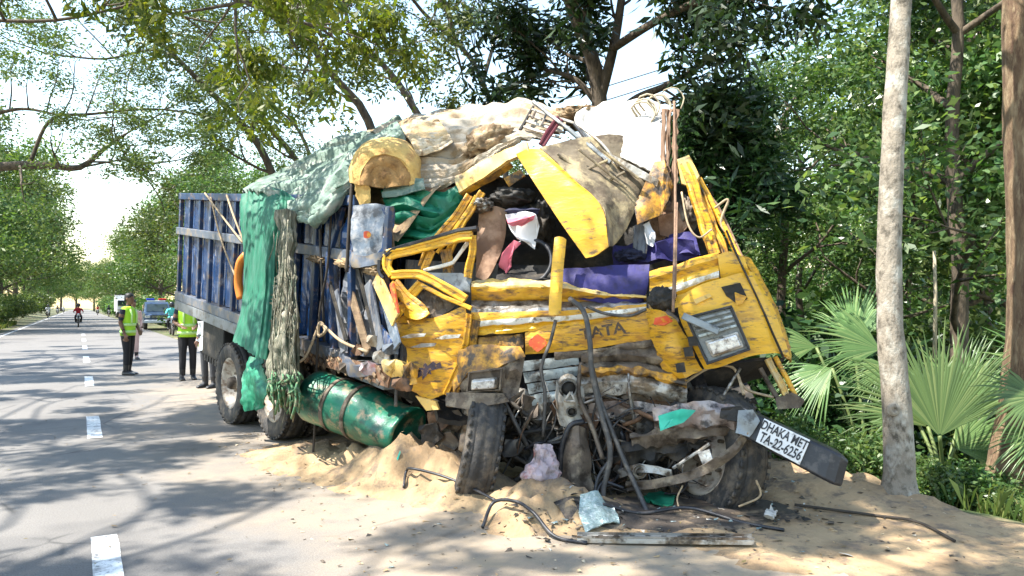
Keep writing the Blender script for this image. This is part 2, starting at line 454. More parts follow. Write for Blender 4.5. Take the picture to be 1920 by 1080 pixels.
M['maroon'] = mat('maroon_cloth', (0.12, 0.02, 0.03), 0.8)
M['pink'] = mat('pink_cloth', (0.62, 0.15, 0.20), 0.8, 0, 0.25, 8)
M['pinkbag'] = mat('pale_pink_plastic_bag', (0.52, 0.41, 0.42), 0.3, 0, 0.2, 9, dirt=((0.42, 0.16, 0.14), 0.35, 7), dirt2=((0.2, 0.17, 0.15), 0.3, 12), trans=0.25)
M['white_cloth'] = mat('white_cloth', (0.66, 0.66, 0.68), 0.8, 0, 0.1, 8)
M['navy'] = mat('navy_cloth', (0.015, 0.018, 0.05), 0.8)
M['cyan'] = mat('turquoise_plastic', (0.03, 0.45, 0.33), 0.4, 0, 0.2, 9)
M['glass'] = mat('broken_windscreen_glass', (0.27, 0.36, 0.35), 0.2, 0.2, 0.3, 18, dirt=((0.5, 0.55, 0.54), 0.35, 34), bump=0.6, bscale=60)
M['lens'] = mat('lamp_glass', (0.62, 0.60, 0.58), 0.18, 0.35, 0.3, 22, dirt=((0.25, 0.23, 0.22), 0.35, 25), bump=0.3)
M['plate'] = mat('white_number_plate', (0.68, 0.68, 0.68), 0.45, 0, 0.06, 12, dirt=((0.36, 0.34, 0.32), 0.25, 16))
M['ink'] = mat('plate_ink', (0.02, 0.02, 0.024), 0.6, var=0.1, dirt=((0.3, 0.3, 0.3), 0.15, 40))
M['ink_brown'] = mat('lettering_dark_brown', (0.05, 0.03, 0.02), 0.5, dirt=((0.45, 0.22, 0.02), 0.15, 40))
M['decal'] = mat('dark_purple_decal', (0.045, 0.03, 0.045), 0.5, dirt=((0.5, 0.24, 0.02), 0.25, 25))
M['rope'] = mat('beige_rope', (0.36, 0.27, 0.17), 0.9, var=0.3, scale=30)
M['strap'] = mat('brown_strap', (0.20, 0.12, 0.075), 0.8, 0, 0.35, 12, stretch=(4, 4, 0.7))
M['orange'] = mat('orange_pipe', (0.62, 0.19, 0.02), 0.5)
M['twig'] = mat('dry_twig', (0.40, 0.34, 0.24), 0.9, var=0.3, scale=14)
M['darktwig'] = mat('dark_twig', (0.04, 0.032, 0.025), 0.9)

# ================================================================== the setting
ROADROT = math.atan2(-RD.x, RD.y)
def sst(a, b, x):
    t = max(0.0, min(1.0, (x - a) / (b - a))); return t * t * (3 - 2 * t)
def roadgrid(name, ns, as_, zf, m, kind='structure'):
    V = [(n, a, zf(n, a)) for a in as_ for n in ns]
    k = len(ns)
    f = [[j * k + i, j * k + i + 1, (j + 1) * k + i + 1, (j + 1) * k + i] for j in range(len(as_) - 1) for i in range(k - 1)]
    me = bpy.data.meshes.new(name); me.from_pydata(V, [], f); me.materials.append(m)
    me.polygons.foreach_set('use_smooth', [True] * len(f)); me.update()
    o = bpy.data.objects.new(name, me); COL.objects.link(o); o.rotation_euler.z = ROADROT
    ROOT[o.name] = Vector((0, 0, 0))
    if kind: o['kind'] = kind
    return o
def fr(a, b, st):
    return list(np.arange(a, b, st))
def groundz(n, a):
    q = noise.noise(Vector((n * 0.35, a * 0.35, 3))) * 0.12 + noise.noise(Vector((n * 1.3, a * 1.3, 8))) * 0.03
    if n > 3.7:
        e = 5.55 + 0.18 * noise.noise(Vector((0, a * 0.8, 1)))
        return -0.03 - 0.62 * sst(e - 0.1, e + 1.7, n) + (q if n > e + 0.3 else 0)
    if n < -3.75:
        return -0.02 + 0.10 * sst(-4.2, -6, -(-n) if False else n) * 0 + 0.22 * sst(4.3, 7.0, -n) + (q if n < -5 else 0)
    return -0.05

def road_material():
    m = bpy.data.materials.new('asphalt'); m.use_nodes = True
    t = m.node_tree; N = t.nodes; L = t.links; b = N['Principled BSDF']
    tc = N.new('ShaderNodeTexCoord')
    def nz(sc, det=6, rg=0.6, v=None):
        n = N.new('ShaderNodeTexNoise'); n.inputs['Scale'].default_value = sc; n.inputs['Detail'].default_value = det; n.inputs['Roughness'].default_value = rg
        L.new(v or tc.outputs['Object'], n.inputs['Vector']); return n.outputs[0]
    def mr(s, a, c, d=0.0, e=1.0):
        r = N.new('ShaderNodeMapRange'); r.inputs[1].default_value = a; r.inputs[2].default_value = c; r.inputs[3].default_value = d; r.inputs[4].default_value = e
        L.new(s, r.inputs[0]); return r.outputs[0]
    def mx(f, a, c):
        x = N.new('ShaderNodeMix'); x.data_type = 'RGBA'; L.new(f, x.inputs[0])
        for i, s in ((6, a), (7, c)):
            if isinstance(s, tuple): x.inputs[i].default_value = (*s, 1)
            else: L.new(s, x.inputs[i])
        return x.outputs[2]
    def ma(op, a, c):
        x = N.new('ShaderNodeMath'); x.operation = op
        for i, s in ((0, a), (1, c)):
            if isinstance(s, float): x.inputs[i].default_value = s
            else: L.new(s, x.inputs[i])
        return x.outputs[0]
    sx = N.new('ShaderNodeSeparateXYZ'); L.new(tc.outputs['Object'], sx.inputs[0])
    base = mx(mr(nz(1.1), 0.3, 0.7), (0.100, 0.092, 0.085), (0.152, 0.140, 0.128))
    base = mx(mr(nz(90, 3), 0.35, 0.65), base, (0.195, 0.182, 0.168))
    base = mx(mr(nz(170, 2), 0.55, 0.7), base, (0.06, 0.06, 0.063))
    base = mx(mr(nz(0.33, 4), 0.52, 0.60, 0.0, 0.55), base, (0.07, 0.068, 0.068))
    vo = N.new('ShaderNodeTexVoronoi'); vo.feature = 'DISTANCE_TO_EDGE'; vo.inputs['Scale'].default_value = 0.55; L.new(tc.outputs['Object'], vo.inputs['Vector'])
    cr_ = ma('MULTIPLY', mr(vo.outputs[0], 0.0, 0.012, 1.0, 0.0), mr(nz(0.7), 0.5, 0.6, 0.0, 0.8))
    base = mx(cr_, base, (0.03, 0.03, 0.03))
    # sand dust carried over the right-hand lane near the spill
    dn = ma('ADD', sx.outputs[0], mr(nz(0.8), 0.2, 0.8, -1.3, 1.3))
    near = mr(sx.outputs[1], 13.0, 22.0, 1.0, 0.0)
    dust = ma('MULTIPLY', ma('MULTIPLY', mr(dn, 0.5, 3.0), near), mr(nz(5), 0.25, 0.6, 0.35, 1.0))
    base = mx(dust, base, (0.36, 0.275, 0.18))
    L.new(base, b.inputs['Base Color']); b.inputs['Roughness'].default_value = 0.85
    bp = N.new('ShaderNodeBump'); bp.inputs['Strength'].default_value = 0.5; bp.inputs['Distance'].default_value = 0.006
    L.new(nz(120, 3), bp.inputs['Height']); L.new(bp.outputs[0], b.inputs['Normal'])
    return m
M['asphalt'] = road_material()
M['earth'] = mat('forest_floor', (0.10, 0.085, 0.045), 0.95, 0, 0.35, 1.5, dirt=((0.05, 0.085, 0.02), 0.6, 0.8), dirt2=((0.26, 0.2, 0.11), 0.3, 3), bump=0.6, bscale=20)
M['sand'] = mat('spilled_sand', (0.37, 0.255, 0.14), 0.95, 0, 0.2, 1.6, dirt=((0.25, 0.165, 0.09), 0.5, 1.7), dirt2=((0.17, 0.125, 0.085), 0.35, 6), bump=0.7, bscale=24)
M['roadpaint'] = mat('white_road_paint', (0.72, 0.72, 0.70), 0.7, 0, 0.08, 6, dirt=((0.36, 0.35, 0.34), 0.45, 9), dirt2=((0.16, 0.16, 0.16), 0.3, 30))

ns = [-400, -200, -90, -45, -28, -18, -13] + fr(-10, -3.6, 0.5) + [-3.5, 0, 3.5] + fr(3.8, 9, 0.25) + [9.5, 10.5, 12, 14, 17, 21, 27, 36, 60, 110, 220, 420]
as_ = [-60, -30, -12, -6] + fr(-4, 24, 0.4) + fr(24, 60, 3) + [65, 75, 90, 120, 160, 220, 300, 420, 700]
ground = roadgrid('ground', ns, as_, groundz, M['earth'])
road = roadgrid('road', fr(-3.75, 3.76, 0.75), [-30, -10] + fr(-5, 30, 1.0) + [40, 60, 90, 140, 220, 400], lambda n, a: 0.0, M['asphalt'])
def strip(name, n0, n1, a0, a1, z=0.004):
    seg = max(2, int((a1 - a0) / 0.25)) if a1 - a0 < 8 else 30
    V, f = [], []
    for i in range(seg + 1):
        a = a0 + (a1 - a0) * i / seg
        j0 = 0.012 * noise.noise(Vector((a * 5, n0, 1))); j1 = 0.012 * noise.noise(Vector((a * 5, n1, 2)))
        V += [(n0 + j0, a, z), (n1 + j1, a, z)]
    f = [[2 * i, 2 * i + 1, 2 * i + 3, 2 * i + 2] for i in range(seg)]
    me = bpy.data.meshes.new(name); me.from_pydata(V, [], f); me.materials.append(M['roadpaint'])
    o = bpy.data.objects.new(name, me); COL.objects.link(o); o.parent = road
    return o
# centre dashes: near edge and far edge rows read off the photo along the centre line
def alen(px, py): return G(px, py).dot(RD)
for (y0, y1) in ((1100, 1006), (822, 781), (724, 706), (679, 668), (655, 648), (640, 635), (629, 626)):
    c0, c1 = alen(200 if y0 > 1000 else 172, y0), alen(190 if y0 > 1000 else 168, y1)
    nn = (G(199, 1040).dot(RN) if y0 > 1000 else G(176, 802).dot(RN) if y0 > 800 else G(167, 715).dot(RN))
    strip('centre_dash', nn - 0.075, nn + 0.075, c0, c1)
strip('edge_line', -3.42, -3.30, -5, 260)

MOUNDS = [(-0.78, 6.35, 0.28, 0.34), (-1.15, 6.75, 0.20, 0.45), (-1.75, 7.3, 0.12, 0.5), (-0.35, 6.0, 0.18, 0.34), (-2.2, 7.8, 0.06, 0.5),
          (0.35, 5.3, 0.10, 0.28), (0.12, 5.35, 0.11, 0.22), (0.22, 5.6, 0.10, 0.3), (0.62, 5.3, 0.07, 0.22), (0.02, 5.05, 0.07, 0.18), (0.45, 5.05, 0.06, 0.16), (2.3, 6.6, 0.10, 0.6), (2.9, 5.85, 0.07, 0.5), (2.2, 5.9, 0.05, 0.5)]
def sandz(n, a):
    p = RP(a, n)
    e = 1.95 + 0.5 * noise.noise(Vector((a * 0.7, 2, 0))) + 0.25 * noise.noise(Vector((a * 2.1, n, 4)))
    e += 2.0 * sst(8.5, 15, a) + 0.9 * sst(5.2, 3.8, a) * 1.0
    z = -0.03 + 0.040 * sst(e, e + 0.9, n)
    z += 0.012 * noise.noise(Vector((n * 2.5, a * 2.5, 0))) + 0.010 * noise.noise(Vector((n * 7, a * 7, 0))) + 0.008 * cnoise((n, a, 0), 5, 9) * sst(e, e + .6, n)
    for (x, y, h, r) in MOUNDS:
        d2 = ((p.x - x) ** 2 + (p.y - y) ** 2) / (r * r)
        if d2 < 6:
            z += h * math.exp(-d2) * (1 + 0.8 * cnoise((p.x, p.y, 0), 3.2, 2)) + 0.35 * h * math.exp(-d2 * 0.6) * cnoise((p.x, p.y, 0), 7, 5)
    z -= 0.30 * sst(5.35, 6.0, n + 0.25 * noise.noise(Vector((a * 1.1, 0, 9))))
    return z
sandy = roadgrid('sand_shoulder', fr(0.6, 6.1, 0.06), fr(-1.5, 9.5, 0.06) + fr(9.5, 40, 0.8), sandz, M['sand'])
def ground_at(x, y):
    p = Vector((x, y, 0)); n, a = p.dot(RN), p.dot(RD)
    return max(groundz(n, a), 0.0 if abs(n) < 3.75 else -9, sandz(n, a) if 0.6 < n < 6.1 and -1.5 < a < 40 else -9)
def dirtpath(px, py, lift=0.0):
    """the point of the ground seen at a photo pixel"""
    z = 0.42
    while z > -0.7:
        g = G(px, py, z)
        if ground_at(g.x, g.y) >= z: break
        z -= 0.02
    g.z = ground_at(g.x, g.y) + lift
    return g

# ================================================================== the wrecked truck
TR = thing('wrecked_truck', (-1.2, 7.6, 0), 'crushed yellow lorry with blue cargo body, its cab torn open, at the roadside', 'truck')
def yq(px, o=0): return D(px) + o
# ---- cargo body: floor, side panels bay by bay, ribs and rails
floor = MB().bbox(0.0, BL, -0.10, 0.0, -2.4, 0.0).build('cargo_floor', M['sill'], TR)
nb = 13
bay = (BL) / nb
for i in range(nb):
    s0, s1 = i * bay + 0.035, (i + 1) * bay - 0.035
    for (h0, h1) in ((0.13, 0.93), (1.04, 1.42)):
        crush = 1.0 if s1 < 1.0 else 0.12
        rows = []
        m = M['blue'] if (i > 1) else (M['art_grey'] if h0 < 1 else M['blue'])
        for k in range(5):
            h = h0 + (h1 - h0) * k / 4
            row = []
            for j in range(9):
                corr = 0.018 * (1 if (j // 2) % 2 else -1)
                row.append(BP(s0 + (s1 - s0) * j / 8, h, 0.0 + corr))
            rows.append(row)
        sheet('side_panel', rows, m, TR, thick=0.008, crumple=(0.10 * crush, 3.0), linear=True, seed=i, raw=True, step=0.045, smooth=False)
for i in range(nb + 1):
    s = i * bay
    if 0.2 < s < 0.95:
        mbr = MB().beam(BP(s - .05 + .1 * (i % 2), .1, .05), BP(s + .06, .95, .10), .07, .05, BV)
        mbr.beam(BP(s + .06, .95, .10), BP(s - .04, 1.42, .03), .065, .045, BV).build('rib', M['blue_rib'], TR, bevel=.006)
    else:
        MB().bbox(s - 0.035, s + 0.035, 0.11, 1.43, 0.02, 0.07).build('rib', M['blue_rib'], TR, bevel=0.006)
for k, (h0, h1, o1) in enumerate(((0.0, 0.12, 0.09), (0.935, 1.035, 0.10), (1.425, 1.515, 0.08))):
    nm = ('lower_rail', 'middle_rail', 'top_rail')[k]
    MB().bbox(0.55, BL + 0.04, h0, h1, -0.03, o1).build(nm, M['blue_grey'] if k != 2 else M['blue_rib'], TR, bevel=0.008)
# crushed forward ends of the rails
for k, h in enumerate((0.06, 0.985)):
    sheet('bent_rail', [[BP(0.54, h - 0.05, 0.09), BP(0.25, h - 0.08, 0.13), BP(-0.02, h - 0.02, 0.05)], [BP(0.54, h + 0.05, 0.09), BP(0.25, h + 0.02, 0.13), BP(-0.02, h + 0.08, 0.05)]], M['blue_grey'], TR, thick=0.05, crumple=(0.06, 4), raw=True, seed=k)
for i in range(6):                                     # far side wall and tail board
    MB().bbox(i * BL / 6 + 0.01, (i + 1) * BL / 6 - 0.01, 0.0, 1.5, -2.44, -2.40).build('far_side_panel', M['blue'], TR)
for i in range(4):
    MB().bbox(BL, BL + 0.04, 0.0, 1.5, -2.4 + i * 0.6, -2.4 + i * 0.6 + 0.59).build('tail_board', M['blue'], TR)
MB().bbox(-0.02, 0.02, 0.05, 1.0, -2.4, -0.15).build('head_board', M['art_grey'], TR)
# sill and chassis under the floor
MB().bbox(2.1, BL + 0.05, -0.14, -0.004, 0.004, 0.085).build('sill', M['sill'], TR, bevel=0.01)
MB().bbox(BL + 0.002, BL + 0.05, -0.14, -0.004, -2.4, -0.004).build('rear_sill', M['sill'], TR, bevel=0.01)
for o_ in (-0.8, -1.6):
    MB().bbox(-0.6, BL - 0.1, -0.42, -0.12, o_ - 0.05, o_ + 0.05).build('chassis_rail', M['dark'], TR)
for s in (1.2, 2.6, 3.4, 4.8, 5.6):
    MB().bbox(s - 0.05, s + 0.05, -0.26, -0.11, -2.3, -0.12).build('cross_member', M['dark'], TR)
MB().bbox(4.15, 5.0, -0.62, -0.16, -0.75, -0.02).build('mud_guard', M['dark'], TR, bevel=0.02)
for i in range(7):
    MB().bbox(4.2 + i * 0.11, 4.27 + i * 0.11, -0.70, -0.615, -0.06, -0.03).build('mud_guard_tooth', M['dark'], TR)
# chequered lower skirt, rusty
sk = [[P(570, 655, bY(570, .05)), P(650, 672, bY(650, .08)), P(735, 690, bY(735, .1))], [P(572, 678, bY(572, .06)), P(652, 700, bY(652, .12)), P(730, 727, bY(730, .1))]]
skirt = sheet('chequered_skirt', sk, M['rust'], TR, thick=0.015, crumple=(0.03, 5), raw=True, seed=4)
A0, A1, B0, B1 = sk[0][0], sk[0][2], sk[1][0], sk[1][2]
for r in range(3):
    for c in range(11):
        u, v = (c + 0.5 + 0.5 * (r % 2)) / 11.5, (r + 0.5) / 3
        p = A0.lerp(A1, u).lerp(B0.lerp(B1, u), v) - BV * 0.03
        MB().box(p, (0.06, 0.014, 0.035), ((BU + BW * 0.5).normalized(), BV, (BW - BU * 0.5).normalized())).build('tread_lozenge', M['wood'] if (r + c) % 3 else M['brownmetal'], skirt, bevel=0.006)
# painted panels and splintered boards at the crushed front of the body
sheet('painted_panel', [[(662, 385, 6.60), (695, 382, 6.54), (724, 386, 6.5)], [(660, 440, 6.56), (690, 445, 6.50), (720, 445, 6.46)], [(666, 490, 6.54), (695, 494, 6.50), (724, 500, 6.46)]], M['art_blue'], TR, thick=0.02, crumple=(0.05, 4), seed=3)
poly('red_flower', [(688 + 7 * math.cos(a) * (1 + .12 * math.cos(3 * a)), 440 + 8 * math.sin(a) * (1 + .15 * math.cos(2 * a)), 6.455) for a in np.linspace(0, 6.0, 14)], M['red_paint'], TR, thick=0.012, crumple=None)
poly('painted_strip', [(722, 425, 6.44), (735, 422, 6.42), (740, 470, 6.42), (728, 488, 6.44)], M['wood'], TR, seed=5)
for k, (x0, y0, x1, y1, wd, mm) in enumerate(((655, 540, 690, 660, .10, 'wood'), (690, 530, 715, 655, .12, 'art_grey'), (705, 520, 742, 600, .14, 'yellow_pale'), (722, 560, 745, 650, .12, 'art_blue'),
        (630, 545, 645, 660, .10, 'art_grey'), (615, 520, 650, 640, .05, 'dark'), (735, 530, 745, 590, .06, 'red_paint'), (670, 500, 705, 640, .05, 'dark'), (600, 430, 608, 640, .03, 'dark'), (700, 600, 735, 650, .09, 'blue'))):
    MB().beam(P(x0, y0, bY(x0, .08) - .02 * (k % 3)), P(x1, y1, bY(x1, .12)), wd, 0.02, (BV)).build('splintered_board', M[mm], TR, bevel=0.004)
for k, (x, y, rx, rz, mm) in enumerate(((600, 488, .22, .05, 'wood'), (655, 497, .24, .06, 'wood'), (705, 508, .2, .06, 'canvas_tan'))):
    blob('sand_clod', P(x, y - 2, bY(x, .06)), (rx * .8, .06, rz * .7), M['sand'], TR, 0.5, 3.5, k, (BU, BV, BW))
for k, (x, y, sx, sy, mm) in enumerate(((655, 690, 34, 22, 'brownmetal'), (690, 690, 30, 26, 'pinkbag'), (715, 670, 30, 22, 'steel_light'), (742, 690, 40, 30, 'yellow_pale'), (735, 655, 30, 20, 'art_blue'), (770, 700, 30, 40, 'yellow_dirty'), (700, 640, 26, 20, 'canvas'), (670, 655, 24, 18, 'rust'), (755, 720, 40, 24, 'rust'))):
    y0 = bY(min(x, 725), .12) - 0.03 * (k % 3) - max(0, x - 725) * .002
    poly('torn_fragment', [(x - sx * .5, y - sy * .4, y0), (x, y - sy * .55, y0 - .06), (x + sx * .5, y - sy * .3, y0 - .02), (x + sx * .4, y + sy * .5, y0 - .05), (x - sx * .2, y + sy * .55, y0), (x - sx * .55, y + sy * .2, y0 - .04)], M[mm], TR, 0.015, (0.06, 6), k)
# load of sand inside
rows = []
for s in (0.0, 0.5, 1.2, 2.0, 2.8, 3.6, 4.6, BL):
    top = 1.15 + 0.62 * sst(5.0, 2.0, s)
    rows.append([BP(s, 1.15, -0.05), BP(s, 1.3 + (top - 1.25) * .7, -0.5), BP(s, top, -1.2), BP(s, 1.3 + (top - 1.25) * .7, -1.9), BP(s, 1.15, -2.38)])
sheet('sand_load', rows, M['sand'], TR, thick=0, crumple=(0.06, 2), raw=True, step=0.08)

# ---- wheels
TYRE = [(0.30, -0.10), (0.33, -0.13), (0.42, -0.142), (0.462, -0.136), (0.485, -0.118), (0.499, -0.085), (0.495, -0.080), (0.495, -0.072), (0.505, -0.068), (0.510, -0.02), (0.504, -0.012), (0.504, 0.012), (0.510, 0.02), (0.505, 0.068), (0.495, 0.072), (0.495, 0.080), (0.499, 0.085), (0.485, 0.118), (0.462, 0.136), (0.42, 0.142), (0.33, 0.13), (0.30, 0.10), (0.30, -0.10)]
def wheel(center, axis, lean=0.0, out=1, squash=0.0, name='tyre', r=0.508):
    """axis points outwards"""
    X = Vector(axis).normalized(); Z = Vector((0, 0, 1)); Z = (Z - X * Z.dot(X)).normalized(); Y = Z.cross(X)
    Mx = Matrix(((X.x, Y.x, Z.x, center[0]), (X.y, Y.y, Z.y, center[1]), (X.z, Y.z, Z.z, center[2]), (0, 0, 0, 1)))
    mb = MB().lathe(TYRE, 40, Mx)
    for k in range(40):                                # tread blocks
        a = 2 * math.pi * k / 40
        for sx in (-0.122, 0.122):
            c = Mx @ Vector((sx, 0.488 * math.cos(a), 0.488 * math.sin(a)))
            rad = (Mx.to_3x3() @ Vector((0, math.cos(a), math.sin(a)))); tan = X.cross(rad)
            mb.box(c, (0.022, 0.045, 0.022), (X, tan, rad))
    if squash:
        gz = center[2] - 0.515 + squash
        for v in mb.v:
            if v.z < gz: v.z = gz - (gz - v.z) * 0.1
    t = mb.build(name, M['rubber'], TR, True)
    prof = [(0.0, 0.05), (0.09, 0.05), (0.10, 0.02), (0.12, -0.02), (0.20, -0.03), (0.25, 0.02), (0.285, 0.09), (0.315, 0.115), (0.31, 0.10), (0.30, 0.0), (0.295, -0.10)]
    if out < 0:
        prof = [(0.0, 0.12), (0.08, 0.12), (0.09, 0.06), (0.21, 0.05), (0.25, 0.02), (0.285, 0.09), (0.315, 0.115), (0.30, 0.0), (0.295, -0.1)]
    MB().lathe(prof, 32, Mx).build('rim', M['rim'], t, True)
    hub = MB().lathe([(0.0, 0.13), (0.06, 0.13), (0.075, 0.10), (0.085, 0.04)], 16, Mx)
    for k in range(8):
        a = k * math.pi / 4
        hub.lathe([(0.0, 0.02), (0.016, 0.02), (0.016, -0.04)], 6, Mx @ Matrix.Translation((0, 0.15 * math.cos(a), 0.15 * math.sin(a))))
    hub.build('hub', M['brownmetal'], t, True)
    return t
W1, W2 = Vector((-3.40, 9.62, 0.505)), Vector((-2.52, 8.50, 0.505))
for c in (W1, W2):
    for o_ in (0.0, 0.34, 1.62, 1.96):
        wheel(c + BV * o_, -BV if o_ < 1 else BV, out=1 if o_ in (0.0, 1.96) else -1)
    MB().tube([c + BV * 0.1, c + BV * 1.9], 0.09, 12).build('rear_axle', M['dark'], TR, True)
    blob('differential', c + BV * 0.98, (.2, .2, .2), M['dark'], TR, .05)
wheel(P(892, 815, 6.10).xy.to_3d() + Vector((0, 0, 0.36)), Vector((-0.96, -0.14, 0.19)))
wheel(Vector((1.50, 5.86, 0.34)), Vector((-0.90, -0.42, 0.12)))
MB().tube([Vector((-0.1, 6.2, 0.48)), Vector((0.6, 6.25, 0.42)), Vector((1.3, 6.0, 0.46))], 0.06, 10).build('front_axle', M['dark'], TR, True)

# ---- green gas tank slung along the left side
tc0, tc1 = P(588, 742, bY(588, 0.20)), P(768, 806, 6.50)
ax = (tc1 - tc0).normalized(); L_ = (tc1 - tc0).length
Xz = ax; Zz = Vector((0, 0, 1)); Zz = (Zz - Xz * Zz.dot(Xz)).normalized(); Yz = Zz.cross(Xz)
Mt = Matrix(((Xz.x, Yz.x, Zz.x, tc0.x), (Xz.y, Yz.y, Zz.y, tc0.y), (Xz.z, Yz.z, Zz.z, tc0.z), (0, 0, 0, 1)))
mb = MB().lathe([(0.0, -0.07), (0.10, -0.06), (0.19, -0.03), (0.235, 0.03)] + [(0.24, 0.03 + (L_ - 0.06) * i / 14) for i in range(15)] + [(0.236, L_ - 0.02), (0.21, L_), (0.2, L_ - 0.03), (0.0, L_ - 0.08)], 36, Mt)
for v in mb.v:                                         # the dent towards the cab
    loc = Mt.inverted() @ v
    d = math.exp(-((loc.x - L_ * 0.88) / 0.22) ** 2) * max(0, loc.z / 0.24 * .7 - loc.y / 0.24 * .5)
    v -= Zz * 0.13 * d
    v += Vector((0.006 * cnoise(v, 5, 1), 0, 0.008 * cnoise(v, 4, 2)))
tank = mb.build('gas_tank', M['tank'], TR, True)
for f in (0.30, 0.52):
    MB().lathe([(0.243, L_ * f - 0.02), (0.25, L_ * f - 0.02), (0.25, L_ * f + 0.02), (0.243, L_ * f + 0.02)], 36, Mt).build('tank_strap', M['brownmetal'], tank, True)

# ---- cab rear wall and floor, coloured near-black to stand for the shade inside
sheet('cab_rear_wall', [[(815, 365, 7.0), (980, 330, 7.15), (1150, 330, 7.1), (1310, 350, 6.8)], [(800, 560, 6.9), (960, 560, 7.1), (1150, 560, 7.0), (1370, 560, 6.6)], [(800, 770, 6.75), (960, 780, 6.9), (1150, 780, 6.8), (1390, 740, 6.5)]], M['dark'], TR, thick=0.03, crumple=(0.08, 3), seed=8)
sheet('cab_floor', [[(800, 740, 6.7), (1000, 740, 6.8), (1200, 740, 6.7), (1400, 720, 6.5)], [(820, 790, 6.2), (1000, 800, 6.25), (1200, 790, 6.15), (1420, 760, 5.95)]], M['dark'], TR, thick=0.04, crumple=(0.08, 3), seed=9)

# ---- folded roof: bright flank, lining flank, left rail
roof = sheet('roof_panel', [[(968, 290, 6.30), (992, 280, 6.32), (1014, 279, 6.28)], [(1000, 340, 6.22), (1040, 318, 6.20), (1075, 335, 6.10)], [(1045, 408, 6.10), (1085, 378, 6.06), (1128, 388, 5.96)], [(1098, 484, 5.98), (1120, 478, 5.95), (1141, 462, 5.90)]], M['yellow_clean'], TR, thick=0.015, crumple=(0.022, 3.5), seed=2)
sheet('roof_lining', [[(1012, 279, 6.29), (1080, 262, 6.45), (1165, 255, 6.55), (1235, 300, 6.55)], [(1075, 336, 6.11), (1120, 320, 6.30), (1185, 325, 6.42), (1225, 345, 6.45)], [(1128, 390, 5.97), (1150, 380, 6.15), (1185, 375, 6.28), (1200, 378, 6.34)], [(1141, 462, 5.90), (1148, 462, 5.98), (1152, 460, 6.02), (1156, 456, 6.06)]], M['roof_in'], roof, thick=0.012, crumple=(0.03, 4), seed=6)
for (x0, y0, x1, y1) in ((1045, 288, 1150, 375), (1085, 280, 1175, 352), (1120, 275, 1198, 335), (1100, 318, 1140, 300), (1130, 345, 1172, 322)):
    MB().beam(P(x0, y0, 6.22 - (x0 - 1045) * -.001), P(x1, y1, 6.24), 0.02, 0.02).build('lining_rib', M['roof_in'], roof, bevel=0.006)
sheet('roof_rail', [[(855, 338, 6.55), (905, 305, 6.48), (950, 283, 6.42), (990, 268, 6.36)], [(862, 362, 6.50), (912, 330, 6.43), (956, 303, 6.38), (994, 290, 6.32)]], M['yellow_pale'], TR, thick=0.04, crumple=(0.03, 5), seed=3)
sheet('roof_rail_lip', [[(862, 364, 6.52), (912, 332, 6.46), (957, 305, 6.40)], [(858, 372, 6.56), (914, 342, 6.52), (962, 312, 6.46)]], M['yellow_dirty'], TR, thick=0.02, crumple=(0.02, 5), seed=3)
poly('roof_corner', [(1228, 305, 6.35), (1245, 300, 6.30), (1262, 350, 6.22), (1240, 400, 6.2), (1195, 420, 6.2), (1190, 385, 6.25)], M['yellow_dirty'], TR, 0.02, (0.08, 5), 4)
poly('roof_front_fragment', [(945, 335, 6.45), (975, 318, 6.42), (985, 330, 6.42), (955, 350, 6.45)], M['yellow_dirty'], TR, 0.02, (0.04, 6), 3)

def beams(name, pts, wd, ht, m, par=None, up=(0, -1, 0), bevel=0.008):
    """a pressed channel of sheet metal bent along a line, dented on its way"""
    q = [P(*p) for p in pts]
    ln = [0.0]
    for a, b in zip(q, q[1:]): ln.append(ln[-1] + (b - a).length)
    n = max(len(q), int(ln[-1] / 0.035)) + 1
    rings = []
    up = Vector(up)
    amp = min(0.014, wd * 0.22)
    for i in range(n):
        t = ln[-1] * i / (n - 1)
        k = max(0, min(len(q) - 2, sum(1 for l in ln if l <= t) - 1))
        f = (t - ln[k]) / max(1e-6, ln[k + 1] - ln[k])
        c = q[k].lerp(q[k + 1], f)
        d = (q[k + 1] - q[k]).normalized()
        if f < .5 and k > 0: d = (d + (q[k] - q[k - 1]).normalized() * (.5 - f)).normalized()
        if f > .5 and k < len(q) - 2: d = (d + (q[k + 2] - q[k + 1]).normalized() * (f - .5)).normalized()
        x = d.cross(up).normalized(); y = x.cross(d)
        w2 = wd / 2 * (1 + .22 * noise.noise(c * 6)); h2 = ht / 2
        c = c + x * amp * noise.noise(c * 7) + y * amp * noise.noise(c * 8 + Vector((3, 1, 2)))
        tw = .35 * noise.noise(c * 3)
        x, y = x * math.cos(tw) + y * math.sin(tw), y * math.cos(tw) - x * math.sin(tw)
        if wd > .045:
            sec = ((-1, -1), (1, -1), (1, .7), (.78, 1), (.42, 1), (.30, .45), (-.30, .45), (-.42, 1), (-.78, 1), (-1, .7))
        else:
            sec = ((-1, -1), (1, -1), (1, .6), (.6, 1), (-.6, 1), (-1, .6))
        rings.append([c + x * a * w2 + y * b * h2 for a, b in sec])
    return MB().rings(rings).build(name, m, par or TR)
# left A-pillar struts
beams('pillar', [(905, 362, 6.38), (882, 392, 6.34), (845, 462, 6.30), (835, 490, 6.3)], 0.06, 0.05, M['yellow'])
beams('pillar', [(880, 366, 6.42), (852, 412, 6.40), (800, 470, 6.38), (792, 500, 6.38)], 0.075, 0.05, M['yellow'])
beams('pillar_lip', [(893, 368, 6.36), (868, 410, 6.32), (820, 475, 6.30)], 0.03, 0.04, M['yellow_clean'])
